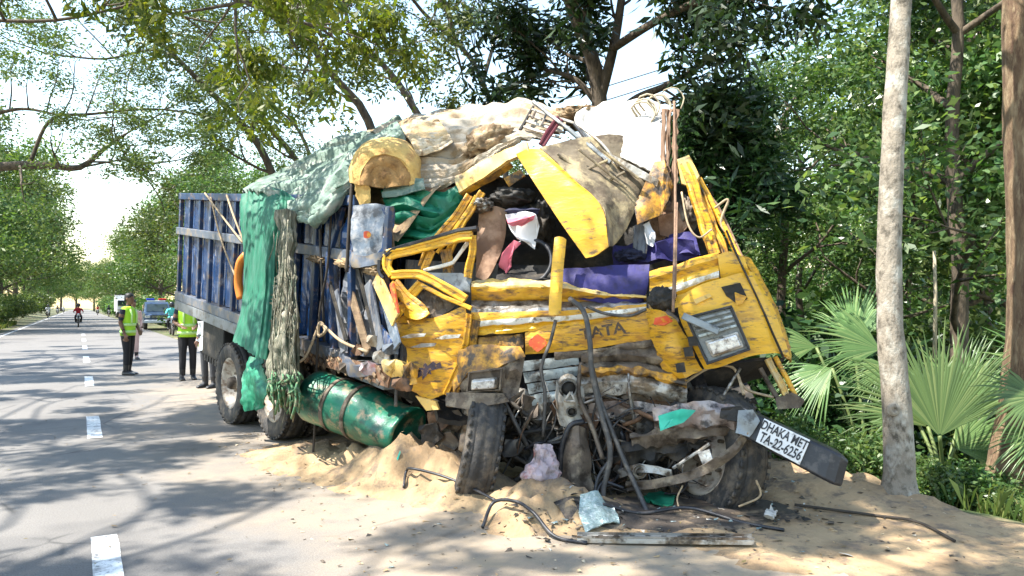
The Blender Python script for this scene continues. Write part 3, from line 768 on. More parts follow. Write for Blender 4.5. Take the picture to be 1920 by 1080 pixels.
# bent door window frame
frame = beams('door_frame', [(728, 478, 6.30), (800, 460, 6.20), (862, 443, 6.12), (886, 441, 6.10)], 0.085, 0.05, M['yellow_clean'])
beams('door_frame_edge', [(886, 441, 6.10), (886, 470, 6.11), (878, 520, 6.13)], 0.06, 0.05, M['yellow'], frame)
beams('door_frame_edge', [(728, 478, 6.30), (724, 500, 6.30), (736, 516, 6.28)], 0.075, 0.05, M['yellow_clean'], frame)
beams('door_frame_edge', [(736, 516, 6.28), (785, 514, 6.18), (830, 535, 6.10), (872, 562, 6.05)], 0.075, 0.05, M['yellow_clean'], frame)
beams('door_frame_edge', [(790, 535, 6.15), (840, 560, 6.08), (884, 578, 6.03)], 0.035, 0.04, M['yellow'], frame)
beams('rubber_seal', [(716, 486, 6.32), (735, 468, 6.30), (800, 449, 6.20), (862, 433, 6.12), (895, 428, 6.08)], 0.032, 0.07, M['black'], frame)
beams('rubber_seal', [(712, 488, 6.33), (710, 512, 6.33), (720, 522, 6.32)], 0.035, 0.06, M['black'], frame)
beams('door_strut', [(880, 452, 6.18), (850, 492, 6.2), (795, 508, 6.24)], 0.03, 0.03, M['white_stripe'])
beams('door_strut', [(812, 470, 6.28), (795, 508, 6.26)], 0.06, 0.03, M['yellow'])
beams('door_strut', [(835, 468, 6.28), (842, 520, 6.26)], 0.09, 0.03, M['yellow_dirty'])
beams('door_strut', [(740, 530, 6.26), (765, 560, 6.2), (795, 588, 6.15)], 0.10, 0.03, M['yellow'])
beams('door_strut', [(790, 530, 6.22), (765, 562, 6.24), (735, 600, 6.26)], 0.085, 0.03, M['yellow_clean'])
poly('door_inner_panel', [(800, 512, 6.22), (865, 512, 6.18), (885, 520, 6.15), (882, 548, 6.14), (840, 545, 6.16)], M['greyplastic'], TR, 0.02, (0.03, 5))
poly('door_cavity', [(785, 545, 6.26), (815, 540, 6.2), (855, 570, 6.15), (825, 598, 6.18), (800, 590, 6.22)], M['brownmetal'], TR, 0.02, (0.12, 8), 2)
# door skin: the big buckled yellow panel on the left
door = sheet('door_skin', [[(733, 598, 6.34), (770, 590, 6.26), (800, 598, 6.20), (835, 590, 6.14), (872, 572, 6.08)],
    [(738, 622, 6.32), (775, 622, 6.22), (805, 625, 6.16), (840, 618, 6.12), (878, 605, 6.07)],
    [(762, 652, 6.28), (785, 650, 6.24), (810, 650, 6.18), (845, 648, 6.14), (872, 640, 6.10)],
    [(764, 676, 6.27), (790, 676, 6.20), (815, 676, 6.15), (842, 676, 6.13), (864, 672, 6.12)],
    [(768, 705, 6.27), (790, 708, 6.20), (812, 708, 6.17), (838, 702, 6.15), (855, 700, 6.14)],
    [(774, 732, 6.27), (790, 742, 6.22), (808, 748, 6.19), (825, 742, 6.18), (838, 733, 6.17)]], M['yellow'], TR, thick=0.015, crumple=(0.035, 3.6), seed=1, ragged=0.012)
sheet('door_flap', [[(752, 572, 6.28), (775, 566, 6.2), (800, 578, 6.14)], [(758, 592, 6.22), (782, 600, 6.12), (806, 588, 6.1)]], M['yellow_clean'], TR, thick=0.012, crumple=(0.04, 5), seed=8)
st = []
for k in range(18):
    a = 2 * math.pi * k / 18; rr = (1.0 if k % 2 == 0 else 0.42) * (1 + 0.2 * math.sin(3 * a))
    x, y = 31 * rr * math.cos(a), 15 * rr * math.sin(a)
    st.append((799 + x * .86 + y * .5, 694 - x * .5 + y * .86, 6.125))
poly('flower_decal', st, M['decal'], door, 0.004, None, cuts=1)
for (x, y, mm) in ((795, 648, 'steel'), (840, 632, 'white_stripe'), (775, 630, 'steel_light')):
    poly('paint_scrape', [(x - 26, y + 3, 6.13), (x - 5, y - 4, 6.08), (x + 24, y - 5, 6.05), (x + 20, y + 1, 6.05), (x - 10, y + 4, 6.10)], M[mm], door, 0.006, (0.01, 8), cuts=1)
beams('door_edge', [(880, 588, 6.05), (874, 640, 6.07), (858, 690, 6.1), (835, 740, 6.14)], 0.05, 0.05, M['yellow'])
beams('door_edge_inner', [(893, 600, 6.08), (884, 650, 6.1), (868, 700, 6.14), (850, 745, 6.18)], 0.07, 0.03, M['yellow_dirty'])
poly('step_end', [(780, 742, 6.2), (818, 752, 6.16), (824, 768, 6.15), (800, 770, 6.18)], M['yellow_pale'], TR, 0.03, (0.02, 5))
poly('wing_panel', [(858, 655, 6.02), (905, 648, 5.94), (975, 650, 5.90), (985, 668, 5.88), (930, 690, 5.84), (880, 702, 5.86), (850, 738, 5.98)], M['yellow_dirty'], TR, 0.02, (0.07, 4.5), 5)
poly('wing_lining', [(856, 704, 5.93), (930, 688, 5.88), (984, 668, 5.90), (972, 738, 5.90), (948, 752, 5.88), (872, 756, 5.90)], M['brownmetal'], TR, 0.02, (0.09, 5), 7)
poly('arch_lip', [(835, 738, 5.98), (880, 736, 5.78), (945, 738, 5.76), (955, 752, 5.76), (880, 768, 5.76), (840, 762, 5.95)], M['brownmetal'], TR, 0.03, (0.08, 6), 6)
# ---- front: crumpled bands under the windscreen
def q3(px, py, o=0.0): return (px, py, D(px) + o)
def band(name, top, bot, m, o=0.0, cr=(0.035, 4.5), seed=0, thick=0.012, bulge=0.05, par=None, rag=0.0):
    bulge *= 0.35; cr = (cr[0] * 1.2, cr[1] * 1.3)
    fold = (0.011, 1.3 + 0.37 * (seed % 4), 'v') if bulge > 0.008 and name not in ('name_panel', 'right_upper_block') else None
    mid = [((a[0] + b[0]) / 2, (a[1] + b[1]) / 2) for a, b in zip(top, bot)]
    return sheet(name, [[q3(x, y, o) for x, y in top], [q3(x, y, o - bulge) for x, y in mid], [q3(x, y, o + 0.01) for x, y in bot]], m, par or TR, thick=thick, crumple=cr, seed=seed, ragged=rag, fold=fold, step=0.03, soft=False)
XS = (884, 940, 1000, 1060, 1130, 1212)
FR = ((526, 524, 526, 530, 545, 552, .07), (534, 537, 535, 538, 552, 557, -.03), (545, 548, 546, 546, 556, 559, -.01), (556, 560, 558, 556, 560, 561, .03), (562, 564, 562, 564, 564, 563, .08), (572, 577, 573, 578, 570, 566, .02), (580, 582, 580, 580, 575, 569, -.05),
      (600, 596, 592, 590, 582, 573, -.06), (611, 607, 604, 600, 592, 580, -.055), (618, 614, 611, 605, 596, 583, -.02), (628, 623, 618, 612, 601, 587, -.04), (636, 630, 624, 616, 606, 590, .08))
sheet('front_panel', [[q3(x, y, r[6]) for x, y in zip(XS, r[:6])] for r in FR], [M['yellow'], M['yellow_pale'], M['steel'], M['white_stripe'], M['brownmetal'], M['yellow_clean']], TR, thick=0.008, crumple=(0.030, 6), linear=True, seed=4, step=0.022, rowmats=[1, 0, 0, 0, 2, 2, 0, 3, 5, 5, 4], split=28)
tata = band('name_panel', [(985, 624), (1040, 606), (1100, 598), (1160, 590), (1216, 582)], [(985, 664), (1040, 660), (1100, 655), (1160, 645), (1220, 636)], M['yellow'], -0.02, seed=7, bulge=0.04, cr=(0.010, 4))
band('name_panel_lip', [(1040, 662), (1100, 657), (1160, 647), (1222, 637)], [(1040, 672), (1100, 667), (1165, 656), (1225, 646)], M['brownmetal'], -0.01, seed=8, bulge=0.02)
band('broken_panel', [(875, 640), (920, 632), (960, 630), (982, 628)], [(872, 668), (920, 672), (960, 668), (982, 664)], M['yellow_dirty'], 0.02, seed=9, cr=(0.05, 6))
band('dark_gap', [(868, 622), (930, 628), (985, 620)], [(868, 648), (930, 640), (985, 632)], M['brownmetal'], 0.10, seed=3)
pl, pr = P(*q3(1092, 628, -0.115)), P(*q3(1168, 615, -0.115))
text('front_lettering', 'TATA', (pl + pr) / 2, pr - pl, (0, 0, 1), 0.085, M['ink_brown'], tata, 0.003, wide=1.15)
poly('red_mark', [q3(1008 + 17 * math.cos(a), 643 + 17 * math.sin(a) * (0.8 + .2 * math.cos(4 * a)), -0.085) for a in np.linspace(0, 5.9, 16)], M['red_paint'], tata, 0.006, (0.006, 10), cuts=1)
# centre windscreen strut hanging down
sheet('windscreen_strut', [[(1041, 446, 5.98), (1052, 444, 5.96), (1060, 450, 5.98)], [(1036, 500, 5.92), (1046, 502, 5.89), (1055, 500, 5.92)], [(1032, 550, 5.88), (1042, 552, 5.85), (1052, 550, 5.88)], [(1030, 590, 5.86), (1041, 592, 5.83), (1050, 588, 5.86)]], M['yellow_clean'], TR, thick=0.02, crumple=(0.008, 5))
# right-hand fascia
XR = (1218, 1265, 1310, 1348)
RR = ((510, 498, 482, 474, .05), (522, 510, 494, 484, -.06), (536, 523, 508, 497, -.03), (547, 534, 518, 507, -.08), (558, 545, 529, 516, -.085), (566, 556, 540, 526, -.05), (580, 578, 562, 548, -.06))
sheet('right_scuttle', [[q3(x, y, r[4]) for x, y in zip(XR, r[:4])] for r in RR], [M['yellow'], M['yellow_clean'], M['white_stripe']], TR, thick=0.008, crumple=(0.016, 5), linear=True, seed=11, step=0.025, rowmats=[0, 0, 1, 2, 1, 1], split=28)
band('right_upper_block', [(1345, 478), (1370, 472), (1395, 482)], [(1352, 524), (1385, 514), (1408, 520)], M['yellow_clean'], -0.06, seed=14, bulge=0.04, cr=(0.015, 4))
sheet('right_fascia', [[q3(1270, 560, -.05), q3(1310, 535, -.08), q3(1360, 520, -.09), q3(1398, 510, -.06), q3(1412, 512, 0)],
    [q3(1276, 600, -.05), q3(1315, 580, -.10), q3(1375, 562, -.11), q3(1420, 558, -.08), q3(1440, 562, .02)],
    [q3(1300, 650, -.04), q3(1335, 640, -.10), q3(1395, 620, -.12), q3(1440, 615, -.08), q3(1462, 615, .03)],
    [q3(1322, 692, -.02), q3(1350, 688, -.07), q3(1405, 668, -.10), q3(1452, 662, -.06), q3(1478, 668, .04)]], M['yellow_clean'], TR, thick=0.012, crumple=(0.018, 3), seed=15)
sheet('corner_panel', [[q3(1392, 480, .0), q3(1405, 485, .12), q3(1412, 500, .3)], [q3(1425, 545, .0), q3(1440, 552, .12), q3(1448, 565, .3)], [q3(1456, 612, .02), q3(1468, 620, .14), q3(1474, 630, .32)], [q3(1474, 672, .03), q3(1480, 676, .15), q3(1482, 680, .34)]], M['yellow'], TR, thick=0.015, crumple=(0.02, 4), seed=16)
beams('corner_seam', [q3(1362, 432, -.05), q3(1392, 500, -.09), q3(1425, 570, -.10), q3(1456, 640, -.08), q3(1470, 672, -.05)], 0.012, 0.02, M['dark'], bevel=0)
poly('dark_slot', [q3(1352, 538, -.13), q3(1388, 530, -.13), q3(1402, 560, -.13), q3(1385, 572, -.13), q3(1362, 555, -.13)], M['dark'], TR, 0.012, (0.02, 6))
poly('slot_bracket', [q3(1378, 548, -.16), q3(1400, 556, -.16), q3(1392, 570, -.16), q3(1380, 572, -.16)], M['yellow'], TR, 0.02, (0.02, 8))
poly('paint_chip', [q3(1300, 562, -.13), q3(1330, 550, -.135), q3(1335, 556, -.135), q3(1305, 570, -.13)], M['yellow_pale'], TR, 0.005, None, cuts=1)
# buckled corner pillar between name panel and head lamp
sheet('buckled_post', [[q3(1214, 578, -.06), q3(1240, 582, -.14), q3(1268, 600, -.08)], [q3(1222, 620, -.06), q3(1250, 625, -.15), q3(1282, 635, -.06)], [q3(1232, 660, -.04), q3(1262, 668, -.15), q3(1300, 665, -.05)], [q3(1258, 712, -.02), q3(1285, 708, -.10), q3(1318, 694, -.04)]], M['yellow'], TR, thick=0.012, crumple=(0.06, 5), seed=17)
poly('red_mark', [q3(1228, 596, -.20), q3(1250, 592, -.22), q3(1262, 602, -.2), q3(1245, 610, -.22), q3(1225, 608, -.2)], M['red_paint'], TR, 0.006, (0.01, 8), cuts=1)
for (x, y) in ((1290, 660), (1275, 690), (1298, 640)):
    poly('rust_hole', [q3(x - 9, y - 8, -.17), q3(x + 8, y - 11, -.17), q3(x + 11, y + 8, -.17), q3(x - 6, y + 9, -.17)], M['dark'], TR, 0.01, (0.02, 8), cuts=1)
blob('torn_socket', P(*q3(1240, 560, -.12)), (.09, .05, .08), M['dark'], TR, .3, 3, 2)
# head lamps
def headlamp(c, w_, h_, skew, tone):
    """c: four corner pixels TL TR BR BL with depth offset"""
    q = [P(*q3(x, y, o)) for x, y, o in c]
    N = (q[1] - q[0]).cross(q[3] - q[0]).normalized()
    if N.y > 0: N = -N
    def at(u, v, d=0): return q[0].lerp(q[1], u).lerp(q[3].lerp(q[2], u), v) + N * d
    def slab(u0, v0, u1, v1, d0, d1):
        a = [at(u0, v0, d0), at(u1, v0, d0), at(u1, v1, d0), at(u0, v1, d0)]; b = [at(u0, v0, d1), at(u1, v0, d1), at(u1, v1, d1), at(u0, v1, d1)]
        return a + b
    house = MB().box8(slab(0, 0, 1, 1, -.08, 0)).build('headlamp_housing', M['greyplastic'] if tone else M['brownmetal'], TR, bevel=0.02)
    fr_ = MB()
    for s in ((0, .0, 1, .05), (0, .95, 1, 1), (0, .05, .05, .95), (.95, .05, 1, .95)): fr_.box8(slab(*s, .001, .03))
    fr_.build('bezel', M['black'] if tone else M['brownmetal'], house, bevel=0.004)
    if tone:
        for k in range(4):
            v = .09 + k * .105
            MB().box8(slab(.10, v, .93, v + .055, .002, .03)).build('slat', M['grille'] if k % 2 else M['greyplastic'], house, bevel=0.004)
        MB().box8(slab(.17, .555, .90, .90, .002, .025)).build('lamp_surround', M['steel_light'], house, bevel=0.015)
        MB().box8(slab(.22, .60, .86, .86, .026, .05)).build('lens', M['lens'], house, bevel=0.02)
    else:
        MB().box8(slab(.12, .38, .90, .92, .002, .035)).build('lamp_surround', M['steel_light'], house, bevel=0.02)
        MB().box8(slab(.18, .44, .84, .86, .036, .055)).build('lens', M['lens'], house, bevel=0.02)
    return house, at
hl, at = headlamp([(1284, 594, -.13), (1372, 572, -.16), (1408, 656, -.17), (1326, 684, -.14)], 0, 0, 0, True)
MB().beam(P(*q3(1280, 592, -.22)), P(*q3(1348, 622, -.25)), 0.05, 0.03, (0, -1, 0)).build('broken_slat', M['greyplastic'], hl, bevel=0.006)
headlamp([(880, 697, -.32), (944, 690, -.34), (940, 731, -.33), (876, 735, -.31)], 0, 0, 0, False)
# grey-blue grille
for k in range(4):
    y = 678 + k * 21
    band('grille_slat', [(974 + k * 7, y), (1030, y - 6), (1084, y - 12)], [(978 + k * 7, y + 18), (1032, y + 12), (1086 - k * 2, y + 5)], M['grille'], 0.0 + .02 * k, seed=20 + k, bulge=0.004, cr=(0.022, 6))
# right step bracket and foot plate
beams('step_bracket', [q3(1440, 672, .02), q3(1478, 745, .0)], 0.05, 0.03, M['yellow_pale'])
beams('step_bracket', [q3(1454, 668, .0), q3(1492, 742, -.02)], 0.03, 0.03, M['yellow'])
beams('step_bracket', [q3(1425, 690, .04), q3(1462, 755, .02)], 0.03, 0.03, M['brownmetal'])
poly('foot_plate', [q3(1455, 748, .0), q3(1485, 735, -.02), q3(1508, 750, -.02), q3(1500, 765, -.02), q3(1458, 766, .0)], M['brownmetal'], TR, 0.05, (0.02, 5))
poly('fascia_underside', [q3(1318, 698, .02), q3(1405, 678, .0), q3(1470, 676, .05), q3(1440, 705, .2), q3(1330, 730, .2)], M['dark'], TR, 0.03, (0.05, 5))
# right A-pillar and door frame beyond
beams('pillar', [q3(1278, 300, .38), q3(1300, 350, .32), q3(1322, 420, .26), q3(1340, 478, .2)], 0.085, 0.05, M['yellow'])
beams('pillar', [q3(1300, 335, .40), q3(1325, 390, .34), q3(1358, 478, .25)], 0.06, 0.05, M['yellow_dirty'])
beams('pillar_edge', [q3(1312, 335, .42), q3(1345, 400, .35), q3(1385, 480, .2), q3(1432, 560, .12), q3(1478, 655, .1)], 0.035, 0.04, M['yellow'])
beams('pillar_edge', [q3(1300, 330, .45), q3(1345, 385, .38), q3(1372, 440, .3), q3(1395, 490, .2)], 0.02, 0.03, M['strap'])
poly('pillar_head', [q3(1270, 300, .36), q3(1292, 291, .36), q3(1312, 330, .34), q3(1300, 352, .34), q3(1278, 345, .35)], M['yellow_pale'], TR, 0.04, (0.02, 5))
cable('loose_wire', [q3(1278, 360, .3), q3(1290, 420, .2), q3(1310, 445, .18), q3(1335, 430, .2)], 0.008, M['rope'], TR)
cable('loose_wire', [q3(1340, 390, .3), q3(1365, 375, .3), q3(1352, 420, .3), q3(1380, 455, .26)], 0.01, M['rope'], TR)
# ---- inside the cab
cabd = 6.55
sheet('seat_back', [[(900, 395, 6.5), (925, 388, 6.46), (948, 395, 6.5)], [(895, 450, 6.42), (922, 452, 6.38), (945, 450, 6.42)], [(893, 520, 6.34), (912, 525, 6.3), (930, 500, 6.32)]], M['board_brown'], TR, thick=0.02, crumple=(0.03, 5), seed=7)
sheet('dashboard', [[(1055, 505, 6.12), (1110, 502, 6.05), (1165, 498, 6.0), (1218, 496, 5.95)], [(1058, 535, 6.05), (1110, 538, 5.96), (1170, 545, 5.9), (1215, 535, 5.88)], [(1085, 560, 6.02), (1130, 568, 5.95), (1175, 574, 5.9), (1205, 565, 5.9)]], M['purple'], TR, thick=0.012, crumple=(0.016, 5), fold=(0.004, 9, 'u'), seed=3)
tor = MB().lathe([(0.20 + 0.018 * math.cos(a), 0.018 * math.sin(a)) for a in np.linspace(0, 2 * math.pi, 9)], 28, Matrix.Translation(P(990, 492, 6.3)) @ Matrix.Rotation(R(70), 4, 'Z') @ Matrix.Rotation(R(20), 4, 'Y'))
tor.build('steering_wheel', M['black'], TR, True)
for k, pts in enumerate(([(945, 395), (985, 390), (1010, 400), (1000, 420), (960, 418)], [(950, 420), (1000, 405), (1015, 440), (1005, 470), (975, 445)], [(935, 515), (945, 455), (975, 445), (965, 480), (950, 520)])):
    pass
poly('engine_cover', [(935, 500, 6.45), (1040, 500, 6.4), (1045, 535, 6.2), (930, 530, 6.25)], M['dark'], TR, 0.05, (0.06, 4))
sheet('seat_cushion', [[(1150, 470, 6.5), (1230, 455, 6.4), (1300, 440, 6.3)], [(1150, 500, 6.3), (1230, 490, 6.25), (1312, 480, 6.15)]], M['purple'], TR, thick=0.06, crumple=(0.08, 4), seed=9)
for (x, y, sx, sy, mm, dd) in ((960, 370, 60, 25, 'dark', 6.5), (1010, 420, 40, 60, 'dark', 6.55), (1250, 420, 50, 60, 'board_brown', 6.55), (1290, 400, 30, 50, 'brownmetal', 6.4), (905, 385, 30, 20, 'steel', 6.42), (1180, 480, 40, 20, 'navy', 6.3)):
    blob('cab_debris', P(x, y, dd), (sx / F * dd / 1.6, .12, sy / F * dd / 1.6), M[mm], TR, .35, 2.5, int(x))
# ---- engine bay and chassis nose: dark mass with plates, hoses, brackets
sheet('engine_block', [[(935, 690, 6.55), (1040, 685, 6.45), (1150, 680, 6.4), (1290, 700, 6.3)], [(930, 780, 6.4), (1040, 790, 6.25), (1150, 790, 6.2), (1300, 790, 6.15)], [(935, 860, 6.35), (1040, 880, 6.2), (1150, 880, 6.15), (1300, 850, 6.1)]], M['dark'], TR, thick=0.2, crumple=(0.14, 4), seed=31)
XB = (1090, 1125, 1165, 1205, 1245, 1288)
RB = ((660, 656, 652, 648, 655, 690, .03), (672, 668, 664, 668, 676, 700, -.06), (682, 680, 676, 680, 690, 706, .0), (690, 690, 688, 692, 700, 714, -.07), (697, 698, 694, 700, 710, 720, -.09), (704, 706, 700, 706, 716, 726, -.02), (720, 716, 716, 718, 726, 738, -.08), (738, 736, 738, 738, 742, 752, -.05), (746, 748, 746, 748, 752, 762, .06), (760, 756, 752, 754, 760, 772, -.02), (786, 784, 780, 784, 788, 794, .0))
sheet('crumpled_bonnet', [[q3(x, y, r[6]) for x, y in zip(XB, r[:6])] for r in RB], [M['brownmetal'], M['yellow_dirty'], M['steel_light'], M['rust'], M['pinkmetal']], TR, thick=0.008, crumple=(0.05, 6), linear=True, seed=32, step=0.022, rowmats=[0, 0, 0, 1, 1, 2, 2, 2, 3, 4], split=28)
# flange casting with its triangular rib
fl = sheet('flange_casting', [[q3(1050, 715, -.05), q3(1068, 700, -.10), q3(1088, 718, -.05)], [q3(1046, 750, -.06), q3(1066, 748, -.12), q3(1092, 752, -.05)], [q3(1054, 795, -.05), q3(1070, 800, -.10), q3(1086, 790, -.05)]], M['steel_light'], TR, thick=0.05, crumple=(0.03, 6), seed=36)
for (x, y, rr) in ((1066, 728, .055), (1072, 772, .03)):
    MB().lathe([(rr * 1.35, 0), (rr * 1.35, .03), (rr, .03), (rr, -.02)], 18, Matrix.Translation(P(*q3(x, y, -.16))) @ Matrix.Rotation(R(90), 4, 'Z')).build('flange_ring', M['steel'], fl, True)
    MB().lathe([(0, 0), (rr, 0), (rr, .01)], 18, Matrix.Translation(P(*q3(x, y, -.15))) @ Matrix.Rotation(R(90), 4, 'Z')).build('flange_bore', M['dark'], fl, True)
beams('casting_rib', [q3(1058, 752, -.2), q3(1070, 735, -.2), q3(1078, 752, -.2), q3(1058, 752, -.2)], 0.016, 0.02, M['steel_light'], bevel=0)
# leaf-spring hanger, a tapering brown casting standing in front
sheet('spring_hanger', [[q3(1068, 805, -.10), q3(1080, 798, -.16), q3(1094, 806, -.10)], [q3(1060, 850, -.14), q3(1080, 845, -.22), q3(1100, 850, -.14)], [q3(1052, 905, -.16), q3(1078, 905, -.26), q3(1105, 905, -.16)], [q3(1048, 935, -.16), q3(1075, 938, -.24), q3(1106, 932, -.16)]], M['brownmetal'], TR, thick=0.06, crumple=(0.05, 5), seed=37)
cable('hose', [q3(1095, 790, -.15), q3(1068, 800, -.2), q3(1052, 850, -.2), q3(1050, 920, -.2)], 0.022, M['black'], TR)
# bumper: chrome-pink crushed shell, lower hoop, then the intact black end with the plate
band('bumper_shell', [(1225, 770), (1270, 762), (1320, 755), (1370, 758), (1405, 772)], [(1228, 805), (1275, 800), (1325, 800), (1375, 798), (1402, 812)], M['pinkmetal'], -0.22, seed=41, bulge=0.12, cr=(0.06, 5))
band('bumper_shell_lower', [(1180, 812), (1240, 806), (1300, 800), (1370, 800)], [(1185, 838), (1240, 832), (1300, 822), (1375, 812)], M['brownmetal'], -0.18, seed=42, bulge=0.06, cr=(0.07, 5))
band('bumper_shell_lower', [(1165, 830), (1220, 825), (1280, 830), (1330, 818)], [(1170, 872), (1210, 866), (1260, 855), (1310, 838)], M['dark'], -0.12, seed=43, bulge=0.05, cr=(0.1, 5))
sheet('bumper_hoop', [[q3(1175, 902, -.22), q3(1230, 898, -.28), q3(1300, 880, -.33), q3(1360, 845, -.34), q3(1392, 812, -.30)], [q3(1178, 920, -.22), q3(1235, 914, -.29), q3(1308, 896, -.34), q3(1370, 860, -.35), q3(1400, 825, -.30)]], M['brownmetal'], TR, thick=0.010, crumple=(0.05, 7), fold=(.01, 1.2, 'v'), seed=44, step=.03, soft=False)
sheet('bumper_hoop', [[q3(1160, 880, -.14), q3(1200, 870, -.2), q3(1260, 880, -.24)], [q3(1165, 895, -.14), q3(1205, 885, -.2), q3(1262, 893, -.24)]], M['steel'], TR, thick=0.03, crumple=(0.04, 5), seed=45)
MB().lathe([(.05, 0), (.05, .04), (.035, .04), (.03, 0)], 16, Matrix.Translation(P(*q3(1200, 885, -.25))) @ Matrix.Rotation(R(90), 4, 'Z')).build('fog_lamp_ring', M['steel_light'], TR, True)
beams('tie_bar', [q3(1262, 878, -.26), q3(1330, 832, -.28)], 0.02, 0.02, M['steel_light'])
poly('broken_lamp', [q3(1308, 850, -.3), q3(1330, 842, -.3), q3(1338, 862, -.3), q3(1318, 872, -.3)], M['lens'], TR, 0.03, (0.02, 8))
poly('turquoise_scrap', [q3(1234, 780, -.42), q3(1278, 766, -.43), q3(1305, 770, -.42), q3(1282, 792, -.42), q3(1260, 800, -.42), q3(1238, 808, -.42)], M['cyan'], TR, 0.008, (0.03, 7))
poly('bumper_tear', [q3(1352, 766, -.37), q3(1388, 762, -.38), q3(1405, 775, -.38), q3(1395, 792, -.38), q3(1368, 788, -.37), q3(1350, 784, -.37)], M['dark'], TR, 0.02, (0.05, 6))
bq = [P(1404, 770, 5.32), P(1600, 862, 4.98), P(1584, 922, 4.96), P(1392, 818, 5.30)]
bd = Vector((0.25, 1, 0)).normalized() * 0.16
be = MB()
nseg = 10
rr_ = []
for i in range(nseg + 1):
    u = i / nseg
    t_, b_ = bq[0].lerp(bq[1], u), bq[3].lerp(bq[2], u)
    k = 1 if u < .88 else 1 - (u - .88) * 1.2
    m_ = (t_ + b_) / 2
    tt, bb = m_ + (t_ - m_) * k, m_ + (b_ - m_) * k
    wr = (u - .85) * .5 if u > .85 else 0
    off = Vector((0, wr, 0)) + Vector((0, 1, 0)) * .012 * cnoise(m_, 4, 2)
    rr_.append([tt + off, tt + off + (bb - tt) * .06 - Vector((0, .02, 0)), bb + off - (bb - tt) * .06 - Vector((0, .02, 0)), bb + off, bb + off + bd, tt + off + bd])
bump_end = be.rings(rr_).build('bumper_end', M['black'], TR, bevel=0.008)
def bat(u, v, d=0.0):
    n = (bq[1] - bq[0]).cross(bq[3] - bq[0]).normalized()
    if n.y > 0: n = -n
    return bq[0].lerp(bq[1], u).lerp(bq[3].lerp(bq[2], u), v) + n * d
pq = []
for d in (0.030, 0.040):
    pq += [bat(.165, .02, d), bat(.61, .02, d), bat(.575, .93, d), bat(.14, .93, d)]
plate = MB().box8(pq).build('number_plate', M['plate'], bump_end, bevel=0.003)
rt = bat(.6, .3) - bat(.2, .3); up_ = bat(.4, .05) - bat(.385, .9)
text('plate_lettering', 'DHAKA MET', bat(.378, .26, .0415), rt, up_, 0.062, M['ink'], plate, 0.002, wide=0.66)
text('plate_number', 'TA-22-6256', bat(.370, .68, .0415), rt, up_, 0.068, M['ink'], plate, 0.002, wide=0.62)
for (u, v) in ((.05, .2), (.07, .5), (.05, .8)):
    MB().lathe([(0, .02), (.014, .02), (.016, 0)], 8, Matrix.Translation(bat(u, v, .025)) @ Matrix.Rotation(R(-90), 4, 'Z')).build('bolt', M['steel_light'], bump_end, True)
poly('bumper_bracket', [(1385, 770, 5.30), (1412, 768, 5.26), (1425, 790, 5.24), (1405, 820, 5.25), (1380, 812, 5.28)], M['greyplastic'], TR, 0.02, (0.03, 6))
# hoses and belts hanging down the front
for k, (pts, r, mm) in enumerate((
    ([(1068, 560, -.1), (1095, 585, -.16), (1106, 640, -.2), (1110, 700, -.22), (1128, 780, -.26), (1145, 850, -.3), (1130, 930, -.34), (1150, 975, -.4)], .022, 'hose'),
    ([(1042, 600, -.12), (1032, 640, -.14), (1015, 690, -.16), (1022, 740, -.17), (1018, 820, -.18)], .014, 'hose'),
    ([(1110, 690, -.12), (1125, 750, -.2), (1160, 840, -.26), (1200, 930, -.36), (1215, 965, -.45)], .02, 'hose'),
    ([(1090, 680, -.06), (1085, 740, -.12), (1110, 800, -.2), (1130, 860, -.26)], .018, 'brownmetal'),
    ([(1100, 575, -.12), (1135, 588, -.14), (1180, 592, -.15), (1212, 580, -.16)], .012, 'hose'),
    ([(1150, 970, -.42), (1115, 960, -.4), (1120, 900, -.34), (1145, 860, -.3)], .014, 'black'),
    ([(1170, 915, -.3), (1130, 905, -.32), (1120, 940, -.38), (1160, 985, -.45)], .013, 'black'),
    ([(1280, 720, .0), (1330, 690, .0), (1375, 690, .02), (1395, 740, -.1)], .012, 'rope'),
    ([(1345, 760, -.05), (1370, 720, -.02), (1388, 690, .0)], .013, 'steel'),
    ([(1280, 910, -.3), (1270, 940, -.35), (1290, 985, -.42)], .006, 'rope'),
    ([(1380, 700, .0), (1400, 730, -.02), (1450, 745, .0)], .01, 'rope'),
    ([(1385, 950, -.3), (1425, 930, -.3), (1418, 900, -.3)], .008, 'rope'),
    )):
    cable('hose' if r > .012 else 'wire', [q3(x, y, o) for x, y, o in pts], r, M[mm], TR)
rnd = random.Random(5)
for k in range(230):
    x, y = rnd.uniform(940, 1290), rnd.uniform(735, 925)
    if x < 1060 and y > 880: continue
    dd = D(x) + rnd.uniform(-.05, .15)
    a = rnd.uniform(0, 3.1); L2 = rnd.uniform(18, 60)
    mm = rnd.choice(['dark', 'brownmetal', 'dark', 'rust', 'dark', 'steel', 'hose'])
    if k % 4:
        mm = rnd.choice(['dark', 'black', 'hose', 'rust', 'brownmetal', 'steel', 'dark'])
        cable('bent_rod', [(x - L2 * math.cos(a), y - L2 * math.sin(a), dd), (x + rnd.uniform(-10, 10), y + rnd.uniform(-10, 10), dd - .08), (x + L2 * math.cos(a), y + L2 * math.sin(a), dd - .02)], rnd.choice([.004, .006, .008, .012, .018]), M[mm], TR, n=10)
    else:
        pts = [(x + rnd.uniform(.5, 1) * L2 * .6 * math.cos(t), y + rnd.uniform(.5, 1) * L2 * .5 * math.sin(t), dd + rnd.uniform(-.06, .06)) for t in np.linspace(0, 5.3, 6)]
        poly('bent_plate', pts, M[mm], TR, 0.012, (0.06, 6), k, cuts=2)
